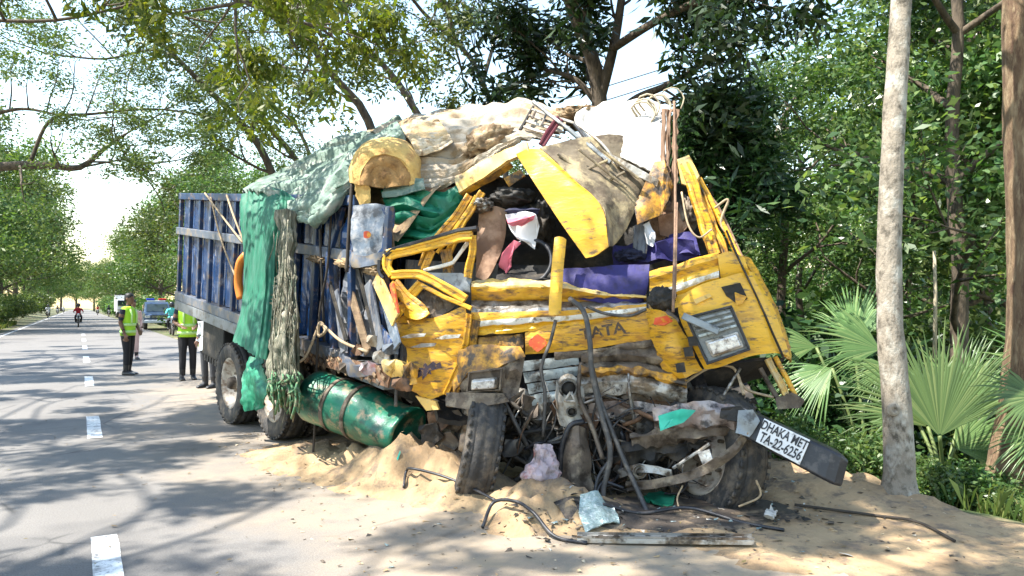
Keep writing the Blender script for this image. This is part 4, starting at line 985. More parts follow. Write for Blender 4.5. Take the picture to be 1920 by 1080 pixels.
for k, (x, y) in enumerate(((820, 790), (840, 830), (808, 815), (850, 790))):
    poly('bent_plate', [(x - 22, y - 16, 6.4), (x + 8, y - 22, 6.32), (x + 22, y + 4, 6.3), (x + 4, y + 22, 6.34), (x - 16, y + 14, 6.38)], M[('rust', 'brownmetal', 'dark', 'brownmetal')[k]], TR, 0.015, (0.08, 6), k)
# broken ladder-like roof rack on top, its poles and the hanging belts
rk = beams('roof_rack', [(975, 245, 6.75), (1000, 200, 6.95)], 0.025, 0.03, M['dark'])
for k in range(4):
    beams('rack_bar', [(982 + k * 5, 238 - k * 11, 6.74 + .04 * k), (1052 + k * 8, 258 - k * 9, 6.6 + .04 * k)], 0.022, 0.02, M['steel_light'], rk, bevel=0.003)
for (x0, y0, x1, y1) in ((998, 222, 1004, 208), (1015, 235, 1024, 215), (1040, 240, 1048, 225)):
    beams('rack_upright', [(x0, y0, 6.7), (x1, y1, 6.75)], 0.018, 0.02, M['steel'], rk, bevel=0)
beams('rack_pole', [(1000, 190, 6.75), (1060, 238, 6.55), (1145, 305, 6.35)], 0.03, 0.03, M['greyplastic'])
beams('rack_pole', [(1075, 232, 6.58), (1135, 300, 6.36)], 0.02, 0.02, M['black'])
beams('rack_strut', [(1050, 222, 6.62), (1032, 245, 6.58), (1014, 272, 6.5)], 0.07, 0.02, M['maroon'])
for k, (x0, x1, y1, wd) in enumerate(((1258, 1248, 370, .03), (1266, 1262, 395, .022), (1246, 1240, 330, .04), (1252, 1256, 345, .02), (1270, 1268, 350, .015))):
    sheet('hanging_strap', [[(x0 - wd * 80, 205, 6.45), (x0 + wd * 80, 205, 6.43)], [((x0 + x1) / 2 - wd * 90, 290, 6.38), ((x0 + x1) / 2 + wd * 90, 290, 6.36)], [(x1 - wd * 70, y1, 6.30), (x1 + wd * 70, y1, 6.28)]], M['strap'], TR, thick=0.012, fold=(.012, 1.5, 'v'), seed=k)
cable('hanging_cord', [(1264, 190, 6.4), (1266, 300, 6.2), (1266, 420, 5.9), (1264, 510, 5.62), (1262, 585, 5.5)], 0.011, M['strap'], TR)
cable('hanging_cord', [(1270, 380, 6.0), (1268, 480, 5.7), (1266, 560, 5.52)], 0.006, M['strap'], TR)
cable('orange_pipe', [(462, 478, bY(462, .10)), (450, 495, bY(450, .14)), (447, 530, bY(447, .14)), (452, 560, bY(452, .12))], 0.05, M['orange'], TR, seg=10)

# ================================================================== cloths, sacks and other loose things on the truck
def B(px, py, off): return (px, py, bY(px, off))
tp = sheet('tarpaulin', [[(456, 366, bY(456, .11)), (490, 352, bY(490, .05)), (530, 358, bY(530, .08)), (552, 372, bY(552, .10))],
    [B(454, 400, .16), B(490, 400, .20), B(525, 400, .22), B(548, 402, .14)], [B(462, 470, .17), B(485, 470, .25), B(506, 470, .28), B(524, 470, .2)],
    [B(459, 560, .2), B(480, 560, .30), B(500, 560, .34), B(516, 560, .26)], [B(441, 640, .32), B(462, 655, .42), B(486, 672, .46), B(508, 680, .36)]], M['tarp'], None, thick=0.008, fold=(0.020, 5.0, 'u'), crumple=(0.015, 2.5), step=.025, seed=2, ragged=0.012)
tag(tp, 'long green tarpaulin hanging down the blue cargo side over the rear wheels', 'tarpaulin')
ROOT[tp.name] = tp.location.copy()
sheet('top_sheet', [[(455, 372, bY(455, -.02)), (560, 308, 9.1), (650, 264, 8.8), (752, 222, 8.35)], [(470, 362, bY(470, .10)), (560, 335, 8.4), (650, 298, 8.0), (765, 245, 7.7)], [(520, 376, bY(520, .14)), (570, 372, bY(570, .12)), (645, 345, bY(645, .10)), (760, 285, 7.0)]], M['tarp_pale'], tp, thick=0.008, fold=(0.04, 5.0, 'v'), crumple=(0.06, 2.5), seed=5, step=.035)
o = sheet('net_bundle', [[(538, 372, bY(538, .05)), (585, 335, bY(585, -.1)), (655, 285, bY(655, -.2)), (750, 236, 7.3)], [B(548, 402, .18), B(600, 380, .16), B(655, 322, .0), (760, 255, 7.05)], [B(556, 414, .24), B(602, 406, .24), B(646, 360, .1), (752, 275, 6.95)], [B(560, 408, .1), B(606, 400, .1), B(645, 365, .02), (748, 280, 7.05)]], M['tarp_pale'], None, thick=0.012, fold=(0.03, 4.0, 'v'), crumple=(0.06, 3), seed=9, step=.03)
tag(o, 'pale green bunched netting sagging over the top edge of the cargo side', 'netting')
o = sheet('torn_net', [[B(526, 395, .26), B(540, 392, .30), B(553, 400, .24)], [B(526, 480, .30), B(538, 480, .36), B(548, 482, .30)], [B(518, 560, .34), B(535, 562, .42), B(554, 566, .34)], [B(508, 640, .38), B(534, 645, .48), B(562, 648, .38)], [B(503, 725, .40), B(532, 735, .5), B(560, 735, .40)]], M['net'], None, thick=0.006, fold=(0.022, 6.0, 'u'), crumple=(0.06, 5), seed=4, ragged=0.04, step=.02)
tag(o, 'ragged beige and grey net hanging in a strip beside the green tarpaulin', 'netting')
rnd = random.Random(3)
mb = MB()
for k in range(60):
    x = rnd.uniform(503, 562); y = rnd.uniform(690, 730); ln = rnd.uniform(15, 60)
    mb.tube(smooth_path([P(x, y, bY(x, .45)), P(x + rnd.uniform(-8, 8), y + ln * .5, bY(x, .5 + rnd.uniform(-.06, .1))), P(x + rnd.uniform(-12, 12), y + ln, bY(x, .46))], 5), rnd.uniform(.006, .014), 4)
mb.build('frayed_end', M['net_green'], o, True)
mb = MB()
for k in range(70):
    x = rnd.uniform(512, 556); y = rnd.uniform(400, 700); ln = rnd.uniform(40, 130)
    mb.tube(smooth_path([P(x, y, bY(x, .44)), P(x + rnd.uniform(-6, 6), y + ln * .5, bY(x, .49 + rnd.uniform(-.03, .05))), P(x + rnd.uniform(-10, 10), y + ln, bY(x, .46))], 6), rnd.uniform(.003, .008), 4)
mb.build('loose_strands', M['net'], o, True)
o2 = mb
o = sheet('cloth_flap', [[B(474, 672, .10), B(488, 668, .12)], [B(460, 702, .2), B(498, 700, .24)], [B(456, 738, .26), B(500, 744, .3)], [B(462, 770, .24), B(492, 766, .26)]], M['tarp_dark'], None, thick=0.01, crumple=(0.06, 5), fold=(.012, 2, 'u'), seed=6)
tag(o, 'small green cloth flap hanging between the two rear tyres', 'cloth')
o = sheet('green_cloth', [[(714, 352, 6.78), (760, 345, 6.74), (800, 352, 6.7), (835, 362, 6.66), (868, 338, 6.62)], [(722, 388, 6.7), (765, 385, 6.64), (800, 400, 6.56), (830, 402, 6.52), (862, 372, 6.5)], [(732, 425, 6.66), (770, 428, 6.58), (800, 435, 6.5), (822, 428, 6.48), (852, 400, 6.46)], [(738, 462, 6.66), (775, 456, 6.6), (800, 452, 6.54), (816, 442, 6.5), (840, 425, 6.48)]], M['tarp_dark'], None, thick=0.008, fold=(0.035, 4.6, 'v'), crumple=(0.05, 3), seed=7, step=.025)
tag(o, 'dark green cloth draped in folds between the cargo body and the torn cab', 'cloth')
o = sheet('mint_cloth', [[(716, 340, 6.74), (755, 342, 6.68), (795, 338, 6.66)], [(720, 372, 6.68), (752, 366, 6.6), (798, 358, 6.58)]], M['tarp_pale'], None, thick=0.008, fold=(0.02, 2, 'v'), crumple=(0.03, 5), seed=8)
tag(o, 'pale mint cloth scrap just below the yellow foam roll', 'cloth')
o = sheet('canvas_tarpaulin', [[(690, 252, 8.3), (770, 224, 8.05), (850, 206, 7.9), (930, 193, 7.8), (1005, 198, 7.5), (1075, 208, 7.35)],
    [(728, 262, 7.6), (790, 245, 7.4), (860, 230, 7.3), (930, 216, 7.2), (990, 218, 7.1), (1070, 222, 7.0)],
    [(760, 285, 7.15), (805, 275, 7.05), (865, 260, 7.0), (925, 246, 6.95), (978, 242, 6.9), (1055, 240, 6.82)],
    [(780, 308, 6.9), (825, 300, 6.85), (875, 290, 6.8), (920, 278, 6.75), (962, 262, 6.7), (1015, 262, 6.66)],
    [(786, 332, 6.78), (830, 326, 6.74), (878, 312, 6.7), (918, 294, 6.66), (955, 276, 6.64), (990, 270, 6.6)],
    [(790, 358, 6.70), (838, 350, 6.66), (882, 332, 6.63), (916, 308, 6.6), (950, 284, 6.6), (975, 275, 6.58)]], M['canvas'], None, thick=0.008, fold=(0.020, 7.0, 'v'), crumple=(0.09, 2.0), seed=11, step=.022, ragged=.012)
tag(o, 'off-white canvas tarpaulin sagging over the load from its ridge to the cab roof', 'tarpaulin')
o = sheet('tan_canvas', [[(742, 244, 7.45), (780, 236, 7.3), (825, 230, 7.2)], [(765, 262, 7.05), (800, 257, 7.02), (840, 248, 7.02)], [(782, 292, 6.82), (815, 284, 6.84), (850, 268, 6.86)]], M['canvas_tan'], None, thick=0.008, crumple=(0.05, 3), fold=(.016, 4, 'v'), seed=12, step=.022)
tag(o, 'tan canvas patch lying behind the yellow foam roll', 'canvas')
o = poly('torn_board', [(792, 356, 6.72), (850, 352, 6.68), (930, 310, 6.66), (960, 285, 6.66), (900, 345, 6.6), (850, 385, 6.6), (800, 385, 6.66)], M['board_brown'], None, 0.02, (0.05, 5), 3)
tag(o, 'brown torn board under the white sheet beside the roof rail', 'board')
b_ = blob('jute_bundle', P(915, 268, 6.82), (0.22, 0.17, 0.13), M['sack_brown'], None, 0.3, 2.6, 4, (Vector((.93, 0, .36)), Vector((0, 1, 0)), Vector((-.36, 0, .93))))
tag(b_, 'brown shaggy bundle left of the broken roof rack', 'bundle')
# folded foam roll; its end face is coloured brown for the shade on it
fm = thing('foam_roll', P(722, 345, 6.85), 'yellow foam mattress rolled up at the front corner of the load', 'mattress')
def arch(k, y0, y1):
    pts = []
    for a in np.linspace(-0.12, math.pi + 0.12, 9):
        pts.append((722 - 60 * k * math.cos(a), 330 + 18 * (1 - k) - (58 * k) * math.sin(a) + (8 if math.cos(a) > .6 else 0)))
    return [[(x, y, y0) for x, y in pts], [(x, y, (y0 + y1) / 2) for x, y in pts], [(x + 6, y - 3, y1) for x, y in pts]]
def arc(k, dy=0):
    return [(722 - 61 * k * math.copysign(abs(math.cos(a)) ** .75, math.cos(a)), 344 + dy - 76 * k * math.sin(a) ** .8 + 10 * (1 - k)) for a in np.linspace(0.0, math.pi, 13)]
sheet('foam_outer', [[(x, y, 6.60) for x, y in arc(.74, 2)], [(x, y, 6.64) for x, y in arc(.90)], [(x + 2, y - 2, 6.82) for x, y in arc(1.02)], [(x + 8, y - 5, 7.2) for x, y in arc(.98)]], M['foam'], fm, thick=0.035, crumple=(0.035, 4), seed=1)
for k, (a0, a1, o0, o1) in enumerate(((.75, .46, 6.615, 6.64), (.48, .08, 6.62, 6.66))):
    sheet('foam_layer', [[(x, y, o0) for x, y in arc(a0)], [(x, y, (o0 + o1) / 2 - .03) for x, y in arc((a0 + a1) / 2)], [(x, y, o1) for x, y in arc(a1)]], M['foam_shade'], fm, thick=0.02, crumple=(0.06, 3.5), seed=k + 2, step=.025)
poly('foam_torn_tail', [(662, 330, 6.62), (690, 345, 6.6), (695, 380, 6.62), (680, 395, 6.64), (668, 365, 6.64)], M['foam'], fm, 0.04, (0.06, 6))
# big white slab of sacking at the right
o = sheet('white_slab', [[(1125, 200, 7.0), (1150, 193, 7.05), (1200, 192, 7.05), (1250, 206, 6.95)], [(1080, 226, 6.75), (1130, 222, 6.72), (1190, 228, 6.68), (1254, 250, 6.6)], [(1095, 262, 6.6), (1140, 262, 6.55), (1195, 280, 6.5), (1252, 300, 6.42)], [(1130, 282, 6.52), (1165, 298, 6.46), (1200, 318, 6.4), (1240, 336, 6.34)]], M['sack'], None, thick=0.02, crumple=(0.05, 2.4), fold=(.012, 3, 'u'), seed=14, step=.03)
tag(o, 'big white sacking slab on top of the cab, beside the hanging brown straps', 'sacking')
o = sheet('grey_batten', [[(1148, 290, 6.40), (1195, 315, 6.33), (1236, 338, 6.28)], [(1150, 306, 6.40), (1190, 328, 6.34), (1232, 350, 6.28)]], M['steel_light'], None, thick=0.04, crumple=(0.02, 5))
tag(o, 'grey batten along the lower edge of the white sacking slab', 'batten')
for k, (x0, y0, x1, y1, lab) in enumerate(((1085, 235, 1160, 312, 'upper thin grey band creasing across the lining by the slab'), (1070, 245, 1150, 322, 'lower thin grey band creasing across the lining by the slab'))):
    o = cable('loose_band', [(x0, y0, 6.62), ((x0 + x1) / 2 + 6, (y0 + y1) / 2 - 4, 6.42), (x1, y1, 6.36)], 0.012, M['steel_light'])
    tag(o, lab, 'band')
o = blob('straw_heap', P(1085, 222, 7.1), (0.22, 0.25, 0.09), M['sack_brown'], None, 0.35, 4, 7)
tag(o, 'brown straw and rubble heaped between the rack and the white slab', 'straw')
# dry creeper on top right
rnd = random.Random(11)
mb = MB()
for k in range(6):
    x, y = rnd.uniform(1195, 1270), rnd.uniform(175, 205)
    mb.tube(smooth_path([P(x, y + 18, 6.8), P(x - 14, y - 4, 6.75), P(x + 10, y - 14, 6.7), P(x + 28, y + 4, 6.7), P(x + 22, y + 26, 6.65)], 10), rnd.uniform(.005, .010), 5)
o = mb.build('dry_creeper', M['twig'], None, True)
tag(o, 'dry curling creeper stems on top of the white slab', 'stems')
o = cable('handle_rope', [(1215, 245, 6.6), (1232, 262, 6.54), (1246, 255, 6.52), (1250, 225, 6.6), (1240, 212, 6.7)], .012, M['greyplastic'])
tag(o, 'looped grey rope on the face of the white slab', 'rope')
# ropes on the cargo side
for pts, lab in (([(384, 362, .10), (420, 410, .14), (455, 455, .12)], 'rope slanting across the rear blue panel, left one'),
                 ([(425, 366, .10), (440, 410, .14), (458, 455, .12)], 'rusty rope slanting across the rear blue panel, right one'),
                 ([(395, 370, .09), (415, 450, .12), (452, 545, .12)], 'long thin rope crossing down the rear blue panel'),
                 ([(622, 385, .12), (614, 500, .14), (598, 600, .16), (590, 800, .22), (586, 862, .24)], 'long cord hanging down past the green tank to the sand')):
    o = cable('rope', [B(x, y, f) for x, y, f in pts], .012, M['rope'] if 'cord' not in lab else M['darktwig']); tag(o, lab, 'rope')
o = cable('tied_rope', [B(540, 685, .46), B(570, 672, .3), B(590, 630, .2), B(600, 605, .18), B(610, 620, .2), B(598, 630, .2), B(602, 608, .2), B(640, 640, .16), B(690, 660, .14)], .014, M['rope'], n=50)
tag(o, 'knotted beige rope tied across the crushed blue side', 'rope')
o = cable('strap_cord', [B(660, 345, .1), B(655, 420, .14), B(650, 510, .16)], .018, M['darktwig']); tag(o, 'dark strap hanging beside the painted panel', 'strap')
o = cable('strap_cord', [(742, 650, 6.35), (744, 700, 6.3), (742, 762, 6.3)], .016, M['hose']); tag(o, 'dark strap hanging left of the buckled door above the tank', 'strap')
# clothes caught in the cab
for nm, pts, dd, mm, lab in (
    ('shirt', [(948, 402), (985, 396), (1005, 402), (1012, 425), (1002, 468), (985, 450), (955, 425)], 6.32, 'white_cloth', 'white shirt caught in the broken windscreen opening'),
    ('striped_scarf', [(950, 412), (985, 408), (1003, 404), (1000, 414), (978, 424), (952, 420)], 6.27, 'pink', 'pink striped scarf over the white shirt in the cab'),
    ('dark_jacket', [(945, 395), (985, 385), (1012, 392), (1008, 402), (970, 408)], 6.36, 'navy', 'navy jacket above the white shirt in the cab'),
    ('red_cloth', [(965, 450), (975, 456), (955, 485), (950, 512), (938, 500), (942, 475)], 6.3, 'pink', 'reddish pink cloth hanging beside the steering wheel'),
    ('white_rag', [(1206, 420), (1218, 414), (1230, 445), (1226, 462), (1212, 455)], 6.25, 'white_cloth', 'small white rag at the right of the windscreen opening'),
    ('dark_rag', [(1188, 425), (1205, 415), (1212, 470), (1205, 495), (1190, 480)], 6.28, 'art_grey', 'grey rag hanging left of the small white rag'),
    ('brown_rag', [(1232, 405), (1275, 395), (1290, 425), (1270, 450), (1238, 440)], 6.30, 'board_brown', 'brown rag behind the hanging cord at the cab right'),
    ('purple_rag', [(1228, 455), (1262, 445), (1300, 450), (1308, 485), (1262, 490), (1232, 484)], 6.15, 'purple', 'purple rag heaped above the right fascia')):
    o = poly(nm, [(x, y, dd + .03 * math.sin(i * 2.1)) for i, (x, y) in enumerate(pts)], M[mm], None, 0.012, (0.06, 6), len(lab)); tag(o, lab, 'cloth')

# ================================================================== debris on the ground
def gcable(name, pts, r, m, lab, cat, lift=0.0):
    q = [dirtpath(x, y, r + z + lift) for x, y, z in pts]
    o = MB().tube(smooth_path(q, 36), r, 7).build(name, m, None, True)
    return tag(o, lab, cat)
gcable('black_cable', [(757, 922, .0), (762, 908, .05), (775, 905, .08), (830, 915, .05), (885, 935, .03), (930, 955, .0)], .011, M['black'], 'hooked black cable lying on the sand by the front tyre', 'cable')
gcable('black_cable', [(905, 992, .0), (925, 972, .06), (965, 968, .07), (1000, 990, .03), (1040, 1012, .01), (1100, 1022, .0)], .012, M['black'], 'black cable arching over the sand towards the metal strip', 'cable')
gcable('black_cable', [(1490, 955, .0), (1560, 968, .015), (1640, 975, .0), (1720, 985, .01), (1790, 1022, .0)], .010, M['darktwig'], 'long dark twig-like cable stretching right towards the pale tree', 'cable')
gcable('black_cable', [(1130, 960, .02), (1200, 975, .01), (1290, 968, .03), (1390, 985, .0), (1470, 1000, .0)], .012, M['black'], 'black cable among the shards under the bumper', 'cable')
a, b = dirtpath(1082, 1016, .02), dirtpath(1412, 1026, .03)
stp = MB().beam(a, b, 0.09, 0.03).build('metal_strip', M['steel_light'], None, bevel=0.004)
tag(stp, 'long pale metal strip lying flat in front of the wreck', 'metal strip')
dv = (b - a).normalized(); sd_ = Vector((-dv.y, dv.x, 0))
for s in (-1, 1):
    MB().beam(a + sd_ * .038 * s + Vector((0, 0, .022)), b + sd_ * .038 * s + Vector((0, 0, .022)), 0.014, 0.014).build('strip_rail', M['steel'], stp)
for k in range(11):
    c = a.lerp(b, (k + .5) / 11) + Vector((0, 0, .0165))
    MB().box(c, (0.03, 0.03, 0.006), (dv, sd_, Vector((0, 0, 1)))).build('strip_slot', M['dark'], stp)
def gpoly(name, pts, m, lab, cat, h=.02, cr=(.05, 8), seed=0, thick=.01):
    rr = random.Random(seed)
    o = poly(name, [dirtpath(x, y, h + rr.uniform(0, h)) for x, y in pts], m, None, thick, cr, seed, raw=True, cuts=4)
    return tag(o, lab, cat)
gpoly('broken_windscreen', [(1088, 945), (1120, 938), (1150, 962), (1165, 992), (1130, 1000), (1098, 1008), (1085, 980)], M['glass'], 'crazed pale blue sheet of broken windscreen on the ground', 'glass', .03, (.05, 7), 3)
gpoly('green_scrap', [(1203, 942), (1235, 930), (1268, 940), (1262, 955), (1225, 958)], M['tarp_dark'], 'green cloth scrap on the ground under the bumper', 'cloth', .03, (.06, 7), 4)
gpoly('white_scrap', [(1432, 978), (1446, 970), (1458, 980), (1448, 990), (1436, 988)], M['sack'], 'crumpled white paper scrap on the ground below the number plate', 'paper', .03, (.06, 12), 5)
gpoly('cyan_scrap', [(744, 884), (750, 883), (751, 888), (745, 889)], M['cyan'], 'tiny turquoise scrap on the sand mound', 'scrap', .01, (.01, 9), 6)
gpoly('green_scrap', [(1420, 840), (1445, 846), (1462, 858), (1440, 860), (1422, 852)], M['tarp_dark'], 'green scrap behind the number plate end of the bumper', 'cloth', .05, (.05, 8), 8)
o = sheet('plastic_bag', [[(1008, 838, 5.75), (1020, 832, 5.7), (1030, 842, 5.75)], [(995, 868, 5.7), (1018, 862, 5.58), (1044, 870, 5.68)], [(980, 900, 5.62), (1010, 898, 5.46), (1046, 902, 5.6)], [(988, 935, 5.58), (1012, 942, 5.48), (1040, 936, 5.56)]], M['pinkbag'], None, thick=.005, crumple=(.07, 9), seed=5, step=.02, split=30)
tag(o, 'crumpled pale pink plastic bag hanging in front of the engine', 'bag')
rnd = random.Random(21)
V, Fc, Mi = [], [], []
def shard(c, s, mi):
    b = len(V)
    for _ in range(4):
        V.append(c + Vector((rnd.uniform(-s, s), rnd.uniform(-s, s), rnd.uniform(0, s * .6))))
    for f in ((0, 1, 2), (0, 2, 3), (0, 3, 1), (1, 3, 2)):
        Fc.append([b + i for i in f]); Mi.append(mi)
for k in range(900):
    t = rnd.random()
    if t < .72: x, y = rnd.gauss(1320, 130), rnd.gauss(972, 22)
    elif t < .9: x, y = rnd.gauss(1060, 90), rnd.gauss(985, 28)
    else: x, y = rnd.uniform(600, 1900), rnd.uniform(900, 1070)
    if y < 905 or x < 560: continue
    shard(dirtpath(x, y, .0), rnd.choice([.008, .012, .02, .03]) * rnd.uniform(.6, 1.5), rnd.choice([0, 0, 0, 0, 1, 1, 2, 3]))
o = mk('shards', V, Fc, None, None, False, mats=[M['dark'], M['brownmetal'], M['steel_light'], M['glass']], midx=Mi)
o['kind'] = 'stuff'; o['label'] = 'scattered black and grey shards of the wreck on the ground'
V, Fc, Mi = [], [], []
for k in range(2600):
    nn_, aa_ = rnd.uniform(1.2, 5.5), rnd.uniform(1.5, 9.5)
    p_ = RP(aa_, nn_); p_.z = ground_at(p_.x, p_.y)
    shard(p_, rnd.choice([.006, .008, .012, .02]) * rnd.uniform(.6, 1.4), rnd.choice([0, 0, 1, 2]))
o = mk('pebbles', V, Fc, None, None, False, mats=[M['sand'], M['brownmetal'], M['canvas_tan']], midx=Mi)
o['kind'] = 'stuff'; o['label'] = 'pebbles and small clods strewn over the sand'
M['oil'] = mat('oily_dirt', (0.055, 0.043, 0.034), 0.7, 0, 0.4, 5, dirt=((0.22, 0.16, 0.1), 0.35, 6), bump=0.5)
ring = []
for k in range(40):
    an = 2 * math.pi * k / 40
    rr = 1 + .35 * noise.noise(Vector((math.cos(an) * 2, math.sin(an) * 2, 4)))
    ring.append((1270 + 235 * rr * math.cos(an), 965 + 36 * rr * math.sin(an)))
pts = [dirtpath(x, y, .012) for x, y in ring]
cen = dirtpath(1290, 968, .014)
V2 = [cen]; F2 = []
for lv in range(1, 9):
    for p in pts:
        q = cen.lerp(p, lv / 8); q.z = ground_at(q.x, q.y) + .012 - .02 * (lv == 8); V2.append(q)
for k in range(40): F2.append([0, 1 + k, 1 + (k + 1) % 40])
for lv in range(7):
    for k in range(40):
        k2 = (k + 1) % 40; F2.append([1 + lv * 40 + k, 1 + (lv + 1) * 40 + k, 1 + (lv + 1) * 40 + k2, 1 + lv * 40 + k2])
o = mk('oily_soil', V2, F2, M['oil'], None, True); o['kind'] = 'structure'

# ================================================================== people
M['skin'] = mat('brown_skin', (0.17, 0.085, 0.05), 0.55, var=0.08)
M['hair'] = mat('black_hair', (0.012, 0.010, 0.009), 0.55)
M['uniform'] = mat('dark_navy_uniform', (0.016, 0.018, 0.035), 0.85, var=0.2, bump=0.2)
M['trouser'] = mat('black_trousers', (0.012, 0.011, 0.014), 0.85, bump=0.2)
M['boots'] = mat('black_boots', (0.02, 0.02, 0.022), 0.35)
M['hivis'] = mat('lime_safety_vest', (0.40, 0.72, 0.03), 0.7, var=0.1, bump=0.15)
M['reflect'] = mat('silver_green_reflective_band', (0.55, 0.82, 0.30), 0.4, var=0.08)
M['whiteshirt'] = mat('white_shirt', (0.62, 0.65, 0.67), 0.8, var=0.08)
M['greytrouser'] = mat('grey_trousers', (0.05, 0.052, 0.058), 0.85)
M['pinkshirt'] = mat('pale_pink_clothes', (0.60, 0.40, 0.37), 0.8)
M['redshirt'] = mat('red_shirt', (0.42, 0.02, 0.03), 0.8)
M['cyanshirt'] = mat('turquoise_shirt', (0.10, 0.52, 0.50), 0.8)
M['helmet'] = mat('black_helmet', (0.02, 0.02, 0.025), 0.25)
def ell(c, rx, ry, n=14, tilt=None):
    return [Vector(c) + Vector((rx * math.cos(2 * math.pi * k / n), ry * math.sin(2 * math.pi * k / n), 0)) for k in range(n)]
def person(name, loc, yaw, label, shirt, trouser, arms='down', seated=False, h=1.70, vox=0.011, group=None, fingers=True, sleeve='short', turn=0.0, stance=0.0):
    """local frame: faces -Y, right hand at -X"""
    k = h / 1.70
    segs = []                                        # (MB, material index)  0 skin 1 shirt 2 trouser 3 shoe 4 hair
    def add(mi): m = MB(); segs.append((m, mi)); return m
    hipz = 0.90 if not seated else 0.80
    lean = 0.0 if not seated else -0.16
    # torso
    add(1).rings([ell((0, .0, hipz - .02), .155, .105), ell((0, lean * .15, hipz + .10), .152, .102), ell((0, lean * .4, hipz + .22), .150, .100), ell((0, lean * .7, hipz + .36), .175, .112), ell((0, lean * .9, hipz + .47), .185, .105), ell((0, lean, hipz + .53), .13, .08), ell((0, lean, hipz + .56), .07, .06)])
    sh = hipz + .50
    hy = lean - .01
    add(0).tube([(0, hy, sh + .03), (0, hy - .01, sh + .13)], [.055, .05], 10)
    hc = Vector((0, hy - .02, sh + .215))
    hd = add(0)
    T = Matrix.Translation(hc) @ Matrix.Rotation(turn, 4, 'Z')
    rg = []
    for (z, rx, ry, oy) in ((-.115, .03, .035, -.045), (-.10, .045, .055, -.035), (-.06, .062, .078, -.018), (0, .074, .094, -.004), (.05, .075, .096, .0), (.09, .062, .08, .004), (.115, .03, .04, .006)):
        rg.append([T @ Vector((rx * math.cos(2 * math.pi * q / 14), oy + ry * math.sin(2 * math.pi * q / 14), z)) for q in range(14)])
    hd.rings(rg)
    hd.tube([T @ Vector((0, -.088, .02)), T @ Vector((0, -.112, -.022)), T @ Vector((0, -.09, -.03))], [.010, .016, .010], 6)
    for s in (-1, 1):
        hd.box(T @ Vector((s * .076, .01, -.005)), (.018, .035, .055))
    # legs
    for s in (-1, 1):
        if not seated:
            hip, knee, ank = Vector((s * .085, 0, .90)), Vector((s * .095, -.015 + stance * s * .05, .50)), Vector((s * .10, .02 + stance * s * .12, .09))
        else:
            hip, knee, ank = Vector((s * .10, 0, .80)), Vector((s * .20, -.38, .70)), Vector((s * .17, -.18, .36))
        add(2).tube([hip + Vector((0, 0, .04)), hip + Vector((0, 0, -.08)) if not seated else hip.lerp(knee, .3), hip.lerp(knee, .6), knee, knee.lerp(ank, .4), ank], [.10, .098, .085, .068, .066, .055], 12)
        f = ank + Vector((s * .01, -.02, -.03))
        add(3).rings([[f + Vector((x * wd, y, z)) for x, z in ((-.045, -.055), (.045, -.055), (.048, -.02), (.03, hh), (-.03, hh), (-.048, -.02))] for y, wd, hh in ((.085, .8, .03), (.05, 1.0, .05), (-.02, 1.0, .035), (-.10, 1.0, .0), (-.16, .95, -.012), (-.19, .6, -.03))])
    # arms
    for s in (-1, 1):
        shp = Vector((s * .175, lean, sh - .01))
        if seated: el, wr = Vector((s * .30, lean - .16, sh - .24)), Vector((s * .27, lean - .40, sh - .22))
        elif arms == 'front': el, wr = Vector((s * .235, .03, sh - .28)), Vector((s * .12, -.19, sh - .36))
        elif arms == 'one_front' and s > 0: el, wr = Vector((.235, -.02, sh - .28)), Vector((.15, -.16, sh - .46))
        else: el, wr = Vector((s * .225, .03, sh - .28)), Vector((s * .215, -.06, sh - .52))
        add(1).tube([shp, shp.lerp(el, .25), shp.lerp(el, .75)], [.062, .062, .056], 10)
        add(1 if sleeve == 'long' else 0).tube([shp.lerp(el, .5), el, el.lerp(wr, .35), wr], [.044, .042, .040, .029], 10)
        d = (wr - el).normalized(); side = Vector((0, 1, 0)) if abs(d.z) > .7 else Vector((1, 0, 0))
        side = (side - d * side.dot(d)).normalized(); nn = d.cross(side)
        pc = wr + d * .05
        hand = add(0)
        hand.rings([[p + side * a * .036 * w_ + nn * b * .016 for a, b in ((-1, -1), (1, -1), (1, 1), (-1, 1))] for p, w_ in ((wr - d * .01, .75), (pc, 1.0), (wr + d * .095, 1.0))])
        if fingers:
            for q in range(4):
                b0 = wr + d * .085 + side * (-.028 + q * .0187)
                ln = (.062, .074, .070, .055)[q]
                hand.tube([b0, b0 + d * ln * .5 - nn * .006 * s, b0 + d * ln * .9 - nn * .022 * s], [.0085, .008, .0065], 6)
            t0 = wr + d * .03 - side * .03
            hand.tube([t0, t0 - side * .022 + d * .03, t0 - side * .028 + d * .058], [.011, .010, .008], 6)
    V, Fq, own = [], [], []
    for m, mi in segs:
        b = len(V); V += m.v; Fq += [[i + b for i in f] for f in m.f]; own += [mi] * len(m.v)
    V = [v * k for v in V]
    me = bpy.data.meshes.new('body'); me.from_pydata([tuple(v) for v in V], [], Fq)
    tmp = bpy.data.objects.new('tmp', me); COL.objects.link(tmp)
    md = tmp.modifiers.new('r', 'REMESH'); md.mode = 'VOXEL'; md.voxel_size = vox
    ms = tmp.modifiers.new('s', 'SMOOTH'); ms.factor = .5; ms.iterations = 2
    dg = bpy.context.evaluated_depsgraph_get()
    body = bpy.data.meshes.new_from_object(tmp.evaluated_get(dg))
    bpy.data.objects.remove(tmp)
    kd = KDTree(len(V))
    for i, v in enumerate(V): kd.insert(v, i)
    kd.balance()
    for mm in (M['skin'], shirt, trouser, M['boots'], M['hair']): body.materials.append(mm)
    mi = []
    for p in body.polygons:
        c = p.center
        mi.append(own[kd.find(c)[1]])
    body.polygons.foreach_set('material_index', mi)
    body.polygons.foreach_set('use_smooth', [True] * len(body.polygons))
    root = thing(name, loc, label, 'person', group)
    root.rotation_euler.z = yaw
